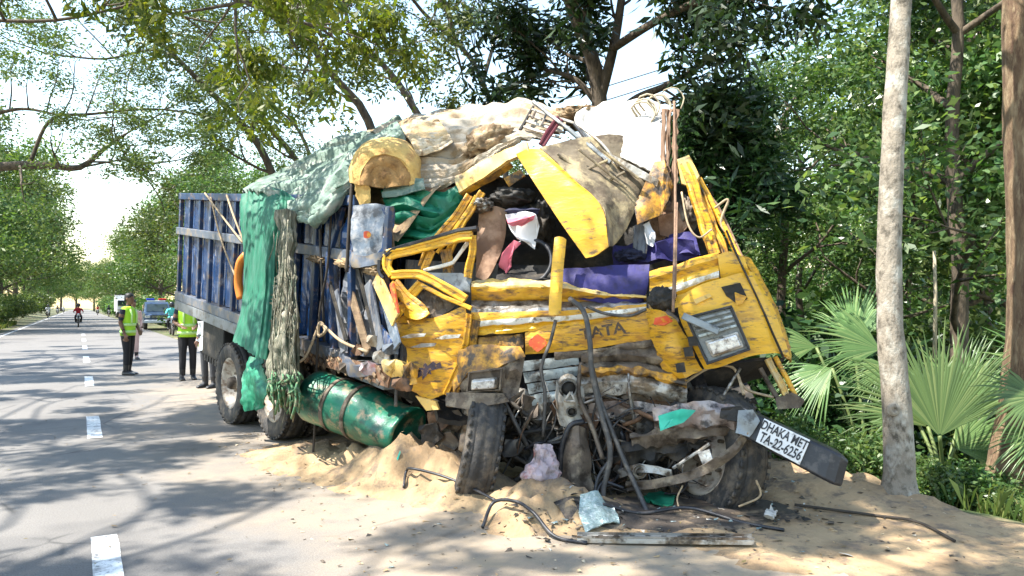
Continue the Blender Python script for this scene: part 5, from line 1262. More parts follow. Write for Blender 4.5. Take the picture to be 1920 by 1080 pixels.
    ob = bpy.data.objects.new('body', body); COL.objects.link(ob); ob.parent = root
    # hair cap
    rg = []
    for (z, rx, ry, oy) in ((-.05, .060, .055, .045), (-.01, .079, .085, .022), (.035, .082, .098, .006), (.075, .076, .094, .004), (.11, .055, .07, .004), (.128, .02, .03, .004)):
        rg.append([(T @ Vector((rx * math.cos(2 * math.pi * q / 16), oy + ry * math.sin(2 * math.pi * q / 16), z))) * k for q in range(16)])
    MB().rings(rg).build('hair', M['hair'], root, True, local=True)
    root['_sh'] = sh * k
    del root['_sh']
    return root, k, hipz, lean, T
def vest(root, k, hipz, lean):
    z = hipz
    rg = [ell((0, 0, z - .06), .185, .140, 20), ell((0, lean * .2, z + .08), .178, .132, 20), ell((0, lean * .4, z + .22), .174, .128, 20), ell((0, lean * .7, z + .36), .194, .134, 20), ell((0, lean * .9, z + .465), .20, .126, 20), ell((0, lean, z + .53), .155, .105, 20), ell((0, lean, z + .558), .095, .082, 20)]
    rg = [[v * k + Vector((0, 0, 0)) for v in r] for r in rg]
    v = MB().rings(rg, cap=False)
    for i, p in enumerate(v.v):
        p += Vector((p.x, p.y, 0)).normalized() * .010 * noise.noise(p * 9)
    vo = v.build('safety_vest', M['hivis'], root, True, local=True)
    md = vo.modifiers.new('t', 'SOLIDIFY'); md.thickness = .008
    for zz in (z + .02, z + .17):
        b = MB().rings([[q * k for q in ell((0, lean * .25, zz + d), .192, .147, 20)] for d in (-.028, .028)], cap=False).build('reflective_band', M['reflect'], vo, True, local=True)
        md = b.modifiers.new('t', 'SOLIDIFY'); md.thickness = .006
    for s in (-1, 1):
        MB().tube([Vector((s * .09, -.14, z + .20)) * k, Vector((s * .09, -.145, z + .38)) * k, Vector((s * .088, -.11, z + .50)) * k], .020, 6).build('reflective_band', M['reflect'], vo, True, local=True)
g = G(240, 703); p1, *a1 = person('person', g, R(84), 'officer in lime safety vest and dark trousers standing nearest the centre line', M['uniform'], M['trouser'], 'one_front', h=1.70, turn=R(0), stance=.3)
vest(p1, *a1[:3])
g = G(352, 712); p2, *a2 = person('person', g, R(30), 'officer in lime safety vest standing beside the rear corner of the truck', M['uniform'], M['trouser'], 'front', h=1.72, stance=.3)
vest(p2, *a2[:3])
g = G(392, 727); p3, *a3 = person('person', g, R(-20), 'person in white shirt and grey trousers half hidden behind the rear tyre', M['whiteshirt'], M['greytrouser'], 'down', h=1.64, sleeve='long', vox=.014)
sk_ = MB().rings([[q * a3[0] for q in ell((0, 0, z), rx, ry, 18)] for z, rx, ry in ((.70, .20, .15), (.80, .185, .14), (.95, .17, .125))], cap=False).build('shirt_hem', M['whiteshirt'], p3, True, local=True)
g = G(249, 674); p4, *a4 = person('person', g, R(40), 'person in pale pink clothes standing behind the officer by the centre line', M['pinkshirt'], M['pinkshirt'], 'down', h=1.62, sleeve='long', vox=.016, fingers=False)

# ================================================================== vehicles far down the road
M['bikeblack'] = mat('bike_black', (0.02, 0.02, 0.022), 0.35)
M['chrome'] = mat('chrome', (0.5, 0.5, 0.5), 0.25, 0.9)
M['bluepaint'] = mat('blue_grey_car_paint', (0.05, 0.085, 0.15), 0.3, 0.2, 0.1, coat=0.5)
M['carwhite'] = mat('white_car_paint', (0.66, 0.67, 0.68), 0.35, 0, 0.06)
M['carglass'] = mat('dark_car_glass', (0.03, 0.045, 0.05), 0.08, 0, 0.1)
M['redlamp'] = mat('red_lamp', (0.6, 0.02, 0.03), 0.25)
M['bluelamp'] = mat('blue_lamp', (0.03, 0.06, 0.55), 0.25)
M['vehyellow'] = mat('yellow_vehicle_paint', (0.62, 0.36, 0.03), 0.4)
def bike(loc, yaw, label, tankmat, group='motorcycles on the road'):
    r = thing('motorcycle', loc, label, 'motorcycle', group); r.rotation_euler.z = yaw
    for y, nm in ((-.64, 'wheel'), (.64, 'wheel')):
        Mx = Matrix.Translation((0, y, .30))
        t = MB().lathe([(.26 + .05 * math.cos(a), .05 * math.sin(a)) for a in np.linspace(0, 2 * math.pi, 9)], 22, Mx).build(nm, M['rubber'], r, True, local=True)
        MB().lathe([(0, .04), (.05, .04), (.05, .01), (.22, .012), (.22, -.012), (.05, -.01), (.05, -.04), (0, -.04)], 18, Mx).build('rim', M['chrome'], t, True, local=True)
    for s in (-1, 1):
        MB().tube([(s * .07, -.66, .30), (s * .07, -.52, .72), (s * .06, -.46, .92)], .022, 8).build('fork', M['chrome'], r, True, local=True)
    MB().tube([(-.34, -.36, 1.02), (-.16, -.44, 1.0), (0, -.46, .96), (.16, -.44, 1.0), (.34, -.36, 1.02)], .014, 7).build('handlebar', M['bikeblack'], r, True, local=True)
    MB().rings([ell((0, -.30, .68), .05, .10), ell((0, -.22, .78), .14, .22), ell((0, -.18, .86), .12, .20), ell((0, -.16, .90), .05, .1)]).build('fuel_tank', tankmat, r, True, local=True)
    MB().rings([[Vector((x * w_, y, z)) for x, z in ((-1, .74), (1, .74), (1, .80), (.5, .84), (-.5, .84), (-1, .80))] for y, w_ in ((.02, .10), (.3, .14), (.62, .12), (.72, .06))]).build('seat', M['bikeblack'], r, True, local=True)
    MB().box((0, .0, .45), (.28, .42, .30)).build('engine', M['bikeblack'], r, bevel=.03, local=True)
    MB().lathe([(0, -.06), (.09, -.05), (.10, .0), (.06, .08)], 16, Matrix.Translation((0, -.60, .88)) @ Matrix.Rotation(R(90), 4, 'Z')).build('headlamp', M['lens'], r, True, local=True)
    MB().tube([(0, -.93, .46), (0, -.80, .60), (0, -.64, .66), (0, -.48, .60)], .05, 8).build('mudguard', M['bikeblack'], r, True, local=True)
    for s in (-1, 1):
        MB().tube([(s * .30, -.36, 1.03), (s * .33, -.38, 1.16)], .008, 5).build('mirror_stalk', M['bikeblack'], r, True, local=True)
    return r
yr = math.atan2(-RD.x, RD.y)                          # facing down the road towards the camera
def rider(px, py, lab_b, lab_p, shirt, tank, trouser='trouser', helm=True, dx=0):
    g = G(px, py)
    bike(g, yr + dx, lab_b, M[tank])
    p, k, *_ , T = person('person', g + Vector((0, 0, .03)) + RD * .12, yr + dx, lab_p, M[shirt], M[trouser], seated=True, vox=.03, fingers=False, sleeve='long')
    if helm:
        MB().lathe([(0, .16), (.07, .15), (.115, .10), (.135, .03), (.13, -.05), (.11, -.10)], 16, T @ Matrix.Translation((0, .01, .0)) @ Matrix.Rotation(R(-90), 4, 'Y')).build('helmet', M['helmet'], p, True, local=True)
rider(147, 613, 'motorcycle ridden by the person in red, left of the centre line', 'rider in a red shirt and dark helmet on the nearest motorcycle', 'redshirt', 'bikeblack')
rider(90, 597, 'motorcycle ridden by the person in white near the left road edge', 'rider in a white shirt near the left road edge', 'whiteshirt', 'carwhite')
rider(322, 628, 'motorcycle standing right in front of the blue police pickup', 'rider in a turquoise shirt in front of the blue pickup', 'cyanshirt', 'bikeblack')
rider(119, 587, 'small far motorcycle between the red and the white rider', 'far rider in white on the small motorcycle up the road', 'whiteshirt', 'bikeblack', helm=False)
rider(183, 591, 'far motorcycle in the middle of the road left of the dark one', 'far rider in a red shirt in the middle of the road', 'redshirt', 'bikeblack')
rider(108, 590, 'far motorcycle just right of the white rider by the left edge', 'far rider in dark clothes just right of the white rider', 'uniform', 'bikeblack')
rider(204, 594, 'dark motorcycle left of the white lorry', 'rider in dark clothes left of the white lorry', 'uniform', 'bikeblack')

def pickup(loc, yaw):
    r = thing('police_pickup', loc, 'blue-grey police pickup with white bumper and red and blue roof lights', 'pickup'); r.rotation_euler.z = yaw
    def ring(y, pts): return [Vector((x, y, z)) for x, z in pts]
    def sec(y, w_, z0, z1): return ring(y, ((-w_, z0), (w_, z0), (w_ * 1.02, (z0 + z1) / 2), (w_ * .93, z1), (-w_ * .93, z1), (-w_ * 1.02, (z0 + z1) / 2)))
    MB().rings([sec(-2.45, .80, .50, .92), sec(-2.35, .88, .42, 1.0), sec(-1.2, .90, .40, 1.08), sec(.6, .90, .40, 1.08), sec(2.3, .90, .45, 1.05), sec(2.5, .85, .5, 1.0)]).build('body', M['bluepaint'], r, local=True, bevel=.03)
    MB().rings([sec(-1.05, .78, 1.07, 1.09), sec(-.55, .74, 1.08, 1.68), sec(-.3, .72, 1.08, 1.76), sec(.9, .72, 1.08, 1.76), sec(1.15, .76, 1.07, 1.12)]).build('cabin', M['bluepaint'], r, local=True, bevel=.02)
    MB().box8([Vector(q) for q in ((-.66, -1.03, 1.14), (.66, -1.03, 1.14), (.66, -.95, 1.14), (-.66, -.95, 1.14), (-.60, -.63, 1.62), (.60, -.63, 1.62), (.60, -.55, 1.62), (-.60, -.55, 1.62))]).build('windscreen', M['carglass'], r, local=True)
    for s in (-1, 1):
        MB().box((s * .77, .15, 1.36), (.03, 1.0, .42)).build('side_window', M['carglass'], r, local=True)
        MB().box((s * .68, -2.40, .82), (.30, .14, .18)).build('headlight', M['lens'], r, local=True, bevel=.03)
        MB().box((s * 1.0, -.85, 1.18), (.16, .10, .16)).build('mirror', M['bikeblack'], r, local=True, bevel=.02)
    MB().box((0, -2.47, .82), (.95, .06, .20)).build('grille', M['bikeblack'], r, local=True)
    for z in (.78, .86):
        MB().box((0, -2.505, z), (.9, .02, .03)).build('grille_bar', M['chrome'], r, local=True)
    MB().box((0, -2.52, .52), (1.75, .18, .20)).build('bumper', M['carwhite'], r, local=True, bevel=.04)
    for x in (-.76, .76):
        for y in (-1.6, 1.5):
            t = MB().lathe([(.20, -.11), (.34, -.11), (.37, -.07), (.37, .07), (.34, .11), (.20, .11), (.20, -.11)], 22, Matrix.Translation((x, y, .37))).build('wheel', M['rubber'], r, True, local=True)
            MB().lathe([(0, .08), (.20, .08), (.20, -.08), (0, -.08)], 14, Matrix.Translation((x, y, .37))).build('rim', M['chrome'], t, True, local=True)
    MB().box((0, -.1, 1.82), (1.1, .25, .10)).build('light_bar', M['carwhite'], r, local=True, bevel=.02)
    MB().box((-.36, -.1, 1.93), (.48, .22, .13)).build('blue_lamp', M['bluelamp'], r, local=True, bevel=.03)
    MB().box((.36, -.1, 1.93), (.48, .22, .13)).build('red_lamp', M['redlamp'], r, local=True, bevel=.03)
pickup(G(299, 618) + RD * 2.4, yr)
def lorry(loc, yaw):
    r = thing('small_lorry', loc, 'white lorry far behind the officer by the centre line', 'lorry'); r.rotation_euler.z = yaw
    MB().box((0, -1.6, 1.45), (2.0, 1.4, 1.9)).build('cab', M['carwhite'], r, local=True, bevel=.12)
    MB().box((0, -2.32, 1.9), (1.7, .06, .7)).build('windscreen', M['carglass'], r, local=True, bevel=.02)
    MB().box((0, 1.2, 1.9), (2.2, 4.0, 2.2)).build('cargo_box', M['carwhite'], r, local=True, bevel=.05)
    MB().box((0, 1.2, 3.05), (2.26, 4.06, .12)).build('dark_cover', M['bikeblack'], r, local=True)
    MB().box((0, -2.36, .62), (2.0, .12, .28)).build('bumper', M['bikeblack'], r, local=True, bevel=.03)
    for s in (-1, 1):
        MB().box((s * .75, -2.33, 1.05), (.3, .06, .2)).build('headlight', M['lens'], r, local=True)
        for y in (-1.5, 2.2):
            MB().lathe([(0, -.12), (.40, -.12), (.44, -.08), (.44, .08), (.40, .12), (0, .12)], 20, Matrix.Translation((s * .85, y, .44))).build('wheel', M['rubber'], r, True, local=True)
lorry(G(235, 596) + RD * 2.5, yr)

# ================================================================== vegetation
RNG = np.random.default_rng(7)
M['bark_pale'] = mat('pale_mottled_bark', (0.25, 0.215, 0.17), 0.9, 0, 0.25, 5, dirt=((0.10, 0.085, 0.065), 0.42, 13), dirt2=((0.38, 0.36, 0.31), 0.4, 6), stretch=(1.2, 1.2, 0.8), bump=0.8, bscale=25)
M['bark_red'] = mat('red_brown_bark', (0.16, 0.105, 0.06), 0.95, 0, 0.3, 6, dirt=((0.09, 0.05, 0.03), 0.45, 7), dirt2=((0.27, 0.20, 0.12), 0.35, 9), stretch=(2, 2, 0.5), bump=0.9, bscale=30)
M['bark'] = mat('grey_brown_bark', (0.11, 0.085, 0.06), 0.95, 0, 0.3, 6, dirt=((0.05, 0.04, 0.03), 0.45, 7), stretch=(2, 2, 0.5), bump=0.7, bscale=20)
M['lf_rain'] = leafmat('rain_tree_leaf', (0.052, 0.090, 0.026), (0.088, 0.135, 0.036), (0.165, 0.19, 0.06), 0.38)
M['lf_dark'] = leafmat('dark_mango_leaf', (0.012, 0.032, 0.012), (0.022, 0.055, 0.018), (0.045, 0.085, 0.022), 0.22, 0.35)
M['lf_mid'] = leafmat('forest_leaf', (0.038, 0.084, 0.028), (0.080, 0.145, 0.046), (0.19, 0.25, 0.085), 0.40, 0.30)
M['lf_bright'] = leafmat('bright_bush_leaf', (0.045, 0.105, 0.03), (0.085, 0.16, 0.045), (0.17, 0.23, 0.08), 0.38)
M['lf_olive'] = leafmat('olive_leaf', (0.060, 0.095, 0.012), (0.11, 0.145, 0.018), (0.21, 0.22, 0.025), 0.45)
M['lf_palm'] = leafmat('fan_palm_leaf', (0.075, 0.14, 0.045), (0.115, 0.20, 0.065), (0.20, 0.27, 0.10), 0.30, 0.38, (1.3, 1.4, .6))
M['lf_grass'] = leafmat('grass_blade', (0.05, 0.09, 0.02), (0.09, 0.13, 0.03), (0.20, 0.19, 0.07), 0.3)
M['petiole'] = mat('green_petiole', (0.12, 0.16, 0.05), 0.6)

def leaves(C, length, width, droop=0.0, rng=RNG):
    """C (n,3) leaf bases; returns (4n,3) quads: a folded pointed leaf each"""
    n = len(C)
    d = rng.normal(size=(n, 3)); d[:, 2] = d[:, 2] * 0.6 - droop
    d /= np.linalg.norm(d, axis=1, keepdims=True)
    r = rng.normal(size=(n, 3)); r[:, 2] *= 0.5
    s = np.cross(d, r); s /= np.maximum(np.linalg.norm(s, axis=1, keepdims=True), 1e-6)
    up = np.cross(s, d)
    L = (length * rng.uniform(0.4, 1.45, n))[:, None]; W = (width * rng.uniform(0.7, 1.25, n))[:, None]
    V = np.empty((n, 4, 3))
    V[:, 0] = C
    V[:, 1] = C + d * L * 0.45 + s * W * 0.5 + up * W * 0.18
    V[:, 2] = C + d * L
    V[:, 3] = C + d * L * 0.45 - s * W * 0.5 + up * W * 0.18
    return V.reshape(-1, 3)
def clump_points(centers, radii, per, rng=RNG, flat=0.7):
    out = []
    for c, r, m in zip(centers, radii, per):
        p = rng.normal(size=(m, 3)); p /= np.linalg.norm(p, axis=1, keepdims=True)
        p *= (rng.uniform(0, 1, m) ** 0.45)[:, None] * r
        p[:, 2] *= flat
        out.append(np.array(c) + p)
    return np.concatenate(out)
def grow(mb, tips, p, d, L, r, lvl, rnd, bend=0.25, up=0.1, kids=3, seg=5, shrink=0.68):
    pts = [p.copy()]; rs = [r]; q = p.copy(); dd = d.normalized()
    for i in range(seg):
        dd = (dd + Vector((rnd.gauss(0, bend), rnd.gauss(0, bend), rnd.gauss(0, bend) + up)) * 0.5).normalized()
        q = q + dd * L / seg; pts.append(q.copy()); rs.append(r * (1 - 0.55 * (i + 1) / seg))
    mb.tube(pts, rs, 5 if r < .05 else 8, cap=False)
    if lvl == 0:
        tips.append((pts[-1], L)); tips.append((pts[len(pts) // 2], L * .8)); return
    for k in range(kids):
        t = rnd.uniform(0.35, 1.0) if k else 1.0
        i = min(seg, max(1, int(t * seg)))
        ax = dd.orthogonal().normalized(); ax.rotate(Quaternion(dd, rnd.uniform(0, 6.28)))
        nd = (dd + ax * rnd.uniform(0.5, 1.1)).normalized()
        grow(mb, tips, pts[i], nd, L * shrink * rnd.uniform(.8, 1.15), rs[i] * .7, lvl - 1, rnd, bend, up, kids, seg, shrink)
def finish_tree(name, base, mb, tips, label, barkm, leafm, n_leaf, ll, lw, cr=0.5, droop=0.1, group=None, flat=0.7, cat='tree', seed=1):
    rng = np.random.default_rng(seed)
    t = thing(name, base, label, cat, group)
    mb.build('trunk', barkm, t, True)
    per = max(4, n_leaf // max(1, len(tips)))
    C = clump_points([tuple(p) for p, L in tips], [cr * (0.6 + 0.4 * min(2.0, L)) * rng.uniform(.7, 1.25) for p, L in tips], [int(per * rng.uniform(.5, 1.5)) + 1 for _ in tips], rng, flat)
    V = leaves(C, ll, lw, droop, rng)
    quads_mesh('crown', V, len(C), leafm, t)
    return t

# ---- near trunks at the right
def trunk_path(name, pts, rad, m, label, crown=None):
    base = P(*pts[0])
    q = smooth_path([P(*p) for p in pts], 30)
    rs = [float(np.interp(i / 29, np.linspace(0, 1, len(rad)), rad)) for i in range(30)]
    mb = MB().tube(q, rs, 18, cap=False)
    for i, v in enumerate(mb.v):
        c = q[i // 18]; dv = v - c
        v += dv.normalized() * .10 * dv.length * (noise.noise(v * 5) + .6 * noise.noise(v * Vector((14, 14, 5)).x))
    tips = []
    return base, mb, tips, q[-1]
rd = random.Random(2)
base, mb, tips, top = trunk_path('pale', [(1688, 960, 5.72), (1686, 900, 5.75), (1682, 780, 5.78), (1670, 620, 5.8), (1668, 430, 5.85), (1678, 200, 5.9), (1690, 0, 5.95), (1696, -200, 6.0), (1690, -420, 6.0)], [.19, .112, .102, .094, .088, .082, .075, .068, .06], M['bark_pale'], '')
for k in range(5):
    an = k * 1.26 + .3
    grow(mb, tips, top - Vector((0, 0, .2 * k)), Vector((math.cos(an), math.sin(an), .7)), 1.3, .035, 2, rd, kids=2)
t = finish_tree('roadside_tree', base, mb, tips, 'slim pale mottled tree trunk rising beside the number plate', M['bark_pale'], M['lf_mid'], 1600, .11, .05, .5, seed=3)
mbk = MB().lathe([(.0, .004), (.014, .004), (.022, .012), (.034, .012), (.05, -.006)], 14, Matrix.Translation(P(1676, 768, 5.675)) @ Matrix.Rotation(R(-90), 4, 'Z'))
mbk.build('knot', M['bark_pale'], t, True)
base, mb, tips, top = trunk_path('red', [(1905, 915, 6.35), (1908, 860, 6.35), (1922, 760, 6.4), (1936, 600, 6.4), (1934, 420, 6.45), (1926, 250, 6.5), (1918, 60, 6.5), (1912, -150, 6.55), (1905, -400, 6.6)], [.26, .21, .19, .185, .18, .178, .15, .14, .12], M['bark_red'], '')
for k in range(5):
    an = k * 1.26 + 1.1
    grow(mb, tips, top - Vector((0, 0, .25 * k)), Vector((math.cos(an), math.sin(an), .8)), 1.5, .05, 2, rd, kids=2)
finish_tree('roadside_tree', base, mb, tips, 'thick red-brown trunk at the right edge of the picture', M['bark_red'], M['lf_mid'], 2000, .11, .05, .55, seed=4)

# ---- rain trees leaning over the road behind the truck
def limbs(name, base, specs, label, leafm, n_leaf, seed, lvl=2, tipL=1.5, ll=.075, lw=.034, cr=.55, droop=.15, group=None, every=3, flat=.45, kids=2, barkm=None):
    rd = random.Random(seed); mb = MB(); tips = []
    for pts, r0, r1 in specs:
        q = smooth_path([P(*p) for p in pts], 22)
        rs = [r0 + (r1 - r0) * i / 21 for i in range(22)]
        mb.tube(q, rs, 9, cap=False)
        for i in range(7, 22, every):
            d = (q[min(i + 1, 21)] - q[i - 1]).normalized()
            ax = d.orthogonal().normalized(); ax.rotate(Quaternion(d, rd.uniform(0, 6.28)))
            grow(mb, tips, q[i], d * .6 + ax + Vector((0, 0, .25)), tipL * rd.uniform(.7, 1.2), max(.018, rs[i] * .42), lvl, rd, kids=kids, up=.05)
        grow(mb, tips, q[-1], q[-1] - q[-2], tipL, max(.02, r1 * .8), lvl, rd, kids=kids + 1, up=.05)
    return finish_tree(name, base, mb, tips, label, barkm or M['bark'], leafm, n_leaf, ll, lw, cr, droop, group, flat, seed=seed)
def base_of(px, Y, z=-.3): return P(px, HOR + (CH - z) / Y * F, Y)
LG = None
limbs('rain_tree', base_of(600, 17), [([(620, 690, 17), (560, 480, 17), (510, 325, 17), (465, 245, 16.8), (372, 150, 16.4), (285, 62, 16), (225, 0, 15.6)], 0.116, 0.028), ([(468, 248, 16.8), (488, 212, 16.9), (482, 150, 17), (470, 90, 17.1), (440, 20, 17)], 0.058, 0.019), ([(372, 150, 16.4), (300, 95, 16.3), (200, 110, 16), (120, 105, 15.8)], 0.035, 0.017)],
      'slender tree forking left over the road behind the green tarpaulin', M['lf_rain'], 19000, 11)
limbs('rain_tree', base_of(650, 18.5), [([(680, 670, 18.5), (600, 400, 18.5), (555, 300, 18.5), (500, 232, 18.3), (488, 190, 18.2), (505, 150, 18), (560, 90, 18)], 0.093, 0.028), ([(600, 400, 18.5), (580, 290, 18.6), (545, 225, 18.6), (500, 200, 18.4)], 0.058, 0.022)],
      'slender tree with a twisted reddish fork just right of the first', M['lf_rain'], 12000, 12, tipL=1.3)
limbs('rain_tree', base_of(760, 15.5), [([(790, 700, 15.5), (740, 400, 15.5), (690, 226, 15.4), (640, 160, 15.2), (600, 112, 15), (580, 72, 14.8), (510, 20, 14.5), (420, -20, 14.2)], 0.110, 0.033), ([(600, 112, 15), (560, 50, 15), (545, -10, 15)], 0.052, 0.022)],
      'leaning dark tree limb rising left from behind the tan canvas', M['lf_rain'], 15000, 13)
limbs('rain_tree', base_of(860, 14.5), [([(880, 710, 14.5), (830, 330, 14.5), (765, 185, 14.4), (715, 118, 14.2), (660, 60, 14), (640, -20, 13.8)], 0.087, 0.028), ([(715, 118, 14.2), (640, 80, 14), (590, 45, 13.8)], 0.041, 0.019)],
      'leaning tree limb above the ridge of the load, second from the dark tree', M['lf_rain'], 13000, 14)
limbs('rain_tree', base_of(960, 16), [([(975, 690, 16), (945, 300, 16), (905, 155, 16), (868, 92, 15.8), (800, 30, 15.5), (760, -20, 15.2)], 0.075, 0.028), ([(905, 155, 16), (930, 60, 16.2), (935, -20, 16.4)], 0.046, 0.022)],
      'pale-stemmed tree behind the load, left of the dark tree', M['lf_rain'], 15000, 15)
# left tree reaching in from outside the frame
limbs('rain_tree', P(-520, 760, 15), [([(-500, 740, 15.5), (-330, 480, 15.5), (-160, 340, 15.5), (0, 313, 15.5), (90, 310, 15.6), (150, 314, 15.7), (200, 275, 15.8), (235, 252, 15.8)], 0.139, 0.028), ([(55, 308, 15.6), (95, 225, 15.8), (170, 214, 16), (300, 205, 16.5), (420, 225, 17)], 0.041, 0.017), ([(-160, 340, 15.5), (-60, 240, 15.4), (30, 205, 15.4), (110, 215, 15.5)], 0.058, 0.022), ([(150, 314, 15.7), (230, 300, 15.9), (270, 305, 16)], 0.023, 0.011)],
      'low horizontal branch reaching in from the left edge over the road', M['lf_rain'], 19000, 16, tipL=1.3)
# near sprays hanging in at the top left
limbs('overhanging_tree', P(-900, 820, 8.6), [([(-880, 800, 8.6), (-780, 200, 8.6), (-500, -60, 8.4), (-150, 20, 8.2), (60, 40, 8.0), (200, 20, 7.9), (330, -20, 7.8)], .035, .010), ([(-150, 30, 8.2), (60, -40, 8), (300, -60, 7.9), (460, 6, 7.8), (540, 40, 7.8)], .03, .012)],
      'olive leaf sprays of a near tree hanging into the top left corner', M['lf_olive'], 8000, 17, every=2, tipL=.75, ll=.12, lw=.04, cr=.30, droop=.9, flat=1.0, lvl=2)
limbs('overhanging_tree', P(300, 300, 9.5) * 1.0, [([(1500, -900, 12), (1100, -420, 11), (760, -120, 10.5), (640, -30, 10.2), (480, 0, 10), (400, 14, 9.8)], .10, .02), ([(760, -120, 10.5), (830, 0, 10.5), (850, 60, 10.6)], .06, .03), ([(640, -30, 10.2), (600, 30, 10.2), (590, 60, 10.2)], .05, .025)],
      'green leafy bough arching across the top middle above the load', M['lf_rain'], 6500, 18, tipL=.7, ll=.095, lw=.036, cr=.34, droop=.5, flat=1.0)

# ---- dark tree behind the cab
limbs('dark_tree', base_of(1125, 10.8, -.5), [([(1130, 800, 10.8), (1128, 400, 10.8), (1124, 190, 10.8), (1112, 115, 10.7), (1085, 45, 10.6), (1060, -25, 10.5), (1045, -120, 10.4)], .13, .07), ([(1124, 190, 10.8), (1150, 90, 10.6), (1165, 0, 10.4), (1175, -90, 10.2)], .08, .04), ([(1126, 250, 10.8), (1185, 190, 10.6), (1250, 160, 10.2), (1320, 120, 10)], .07, .03), ([(1124, 200, 10.8), (1080, 150, 10.9), (1020, 130, 11)], .05, .025), ([(1150, 90, 10.6), (1230, 40, 9.6), (1320, 0, 9.0), (1400, -10, 8.6)], .06, .03)],
      'dark-leaved tree with straight forked trunk right behind the white slab', M['lf_dark'], 11500, 21, tipL=.75, ll=.17, lw=.055, cr=.42, droop=.5, flat=1.0)
limbs('dark_tree', base_of(1380, 9.8, -.6), [([(1355, 850, 9.8), (1350, 600, 9.8), (1340, 400, 9.8), (1330, 270, 9.8)], .09, .04), ([(1345, 480, 9.8), (1385, 420, 9.6), (1400, 380, 9.5)], .04, .02), ([(1345, 450, 9.8), (1300, 370, 9.8), (1290, 310, 9.9)], .04, .02), ([(1342, 400, 9.8), (1370, 320, 9.8), (1380, 270, 9.8)], .04, .02)],
      'dark bushy tree with long glossy leaves right of the white slab', M['lf_dark'], 7000, 22, tipL=.38, ll=.20, lw=.045, cr=.30, droop=.4, flat=1.0, every=2)

# ---- tree stock for the forest and the avenue: built once, then copied one by one
def stock(name, h, crown_r, leafm, n_leaf, seed, ll, lw, barkm, trunk_r=.16, cr=.75, lvl=3, first=.35):
    rd = random.Random(seed); mb = MB(); tips = []
    pts = [Vector((rd.gauss(0, .12) * i / 8, rd.gauss(0, .12) * i / 8, h * .8 * i / 8)) for i in range(9)]
    pts[0] = Vector((0, 0, -.4))
    mb.tube(smooth_path(pts, 18), [trunk_r * (1 - .6 * i / 17) for i in range(18)], 10, cap=False)
    for k in range(9):
        t = first + (1 - first) * k / 8
        i = min(8, int(t * 8)); an = k * 2.4 + rd.uniform(-.4, .4)
        grow(mb, tips, pts[i], Vector((math.cos(an), math.sin(an), .45 + .5 * t)), crown_r * .62 * (1.15 - .45 * t), trunk_r * .4, lvl - 1, rd, kids=3, up=.06)
    return finish_tree(name, (0, 0, 0), mb, tips, 'stock', barkm, leafm, n_leaf, ll, lw, cr, .15, None, .75, seed=seed)
S = [stock('forest_tree', 9.5, 3.0, M['lf_mid'], 15000, 31, .15, .065, M['bark'], .14), stock('forest_tree', 11, 3.4, M['lf_mid'], 16000, 32, .14, .06, M['bark'], .15), stock('forest_tree', 8, 2.6, M['lf_bright'], 12000, 33, .15, .07, M['bark'], .10)]
A = [stock('avenue_tree', 13, 6.5, M['lf_rain'], 26000, 41, .26, .13, M['bark'], .32, 1.5, 3, .3), stock('avenue_tree', 12, 6.0, M['lf_bright'], 24000, 42, .26, .13, M['bark'], .28, 1.5, 3, .25)]
used = set()
def place(st, loc, rz, sc, label, group, cat='tree'):
    o = st if st.name not in used else copy_tree(st)
    used.add(st.name)
    o.location = loc; o.rotation_euler.z = rz; o.scale = (sc, sc, sc)
    o['label'] = label
    if group: o['group'] = group
    return o
def gp(px, Y):
    x = (px - 960) / F * Y
    return Vector((x, Y, ground_at(x, Y)))
rd = random.Random(8)
ORD = ['first', 'second', 'third', 'fourth', 'fifth', 'sixth', 'seventh', 'eighth', 'ninth', 'tenth', 'eleventh', 'twelfth', 'thirteenth']
FG = 'forest trees behind the wreck and the palms'
FL = 'leafy green forest tree in the dense wood right of and behind the wreck'
for k, (px, Y, s, sc) in enumerate(((1320, 12.5, 0, .55), (1470, 12.8, 0, .68), (1650, 15.5, 1, .70), (1800, 12.0, 1, .95), (1797, 9.3, 1, .82), (1950, 11.0, 0, .95), (1700, 18, 2, .9), (1230, 15, 1, .52), (1120, 19, 2, .8), (1010, 20, 0, .62),
        (1500, 20, 1, .78), (1400, 18, 2, .75), (1850, 17, 2, 1.1), (1750, 23, 0, 1.1), (2060, 14, 1, 1.0), (1950, 20, 1, 1.1), (1180, 26, 1, .7), (2100, 9.5, 2, 1.0), (1610, 27, 0, .55), (1885, 27, 2, .8), (1345, 24, 2, .6), (1720, 31, 2, .8), (1460, 28, 2, .7), (1540, 23, 2, .55), (1060, 30, 1, .7), (940, 26, 2, .9))):
    lab = {1320: 'low forest tree just behind the torn right pillar of the cab', 1470: 'forest tree left of the pale slim trunk, above the step bracket', 1650: 'forest tree straight behind the pale slim trunk', 1797: 'forest tree with a thin dark trunk just behind the big fan palm', 1800: 'tall forest tree above the big fan palm', 1950: 'tall forest tree behind the thick red-brown trunk', 1230: 'forest tree behind the hanging brown straps', 1010: 'forest tree behind the off-white canvas ridge', 1120: 'forest tree behind the straight forked trunk'}.get(px if Y < 20.5 and not (px == 1950 and Y > 12) else 0, FL)
    place(S[s], gp(px, Y), rd.uniform(0, 6.28), sc * rd.uniform(.95, 1.05), lab, FG)
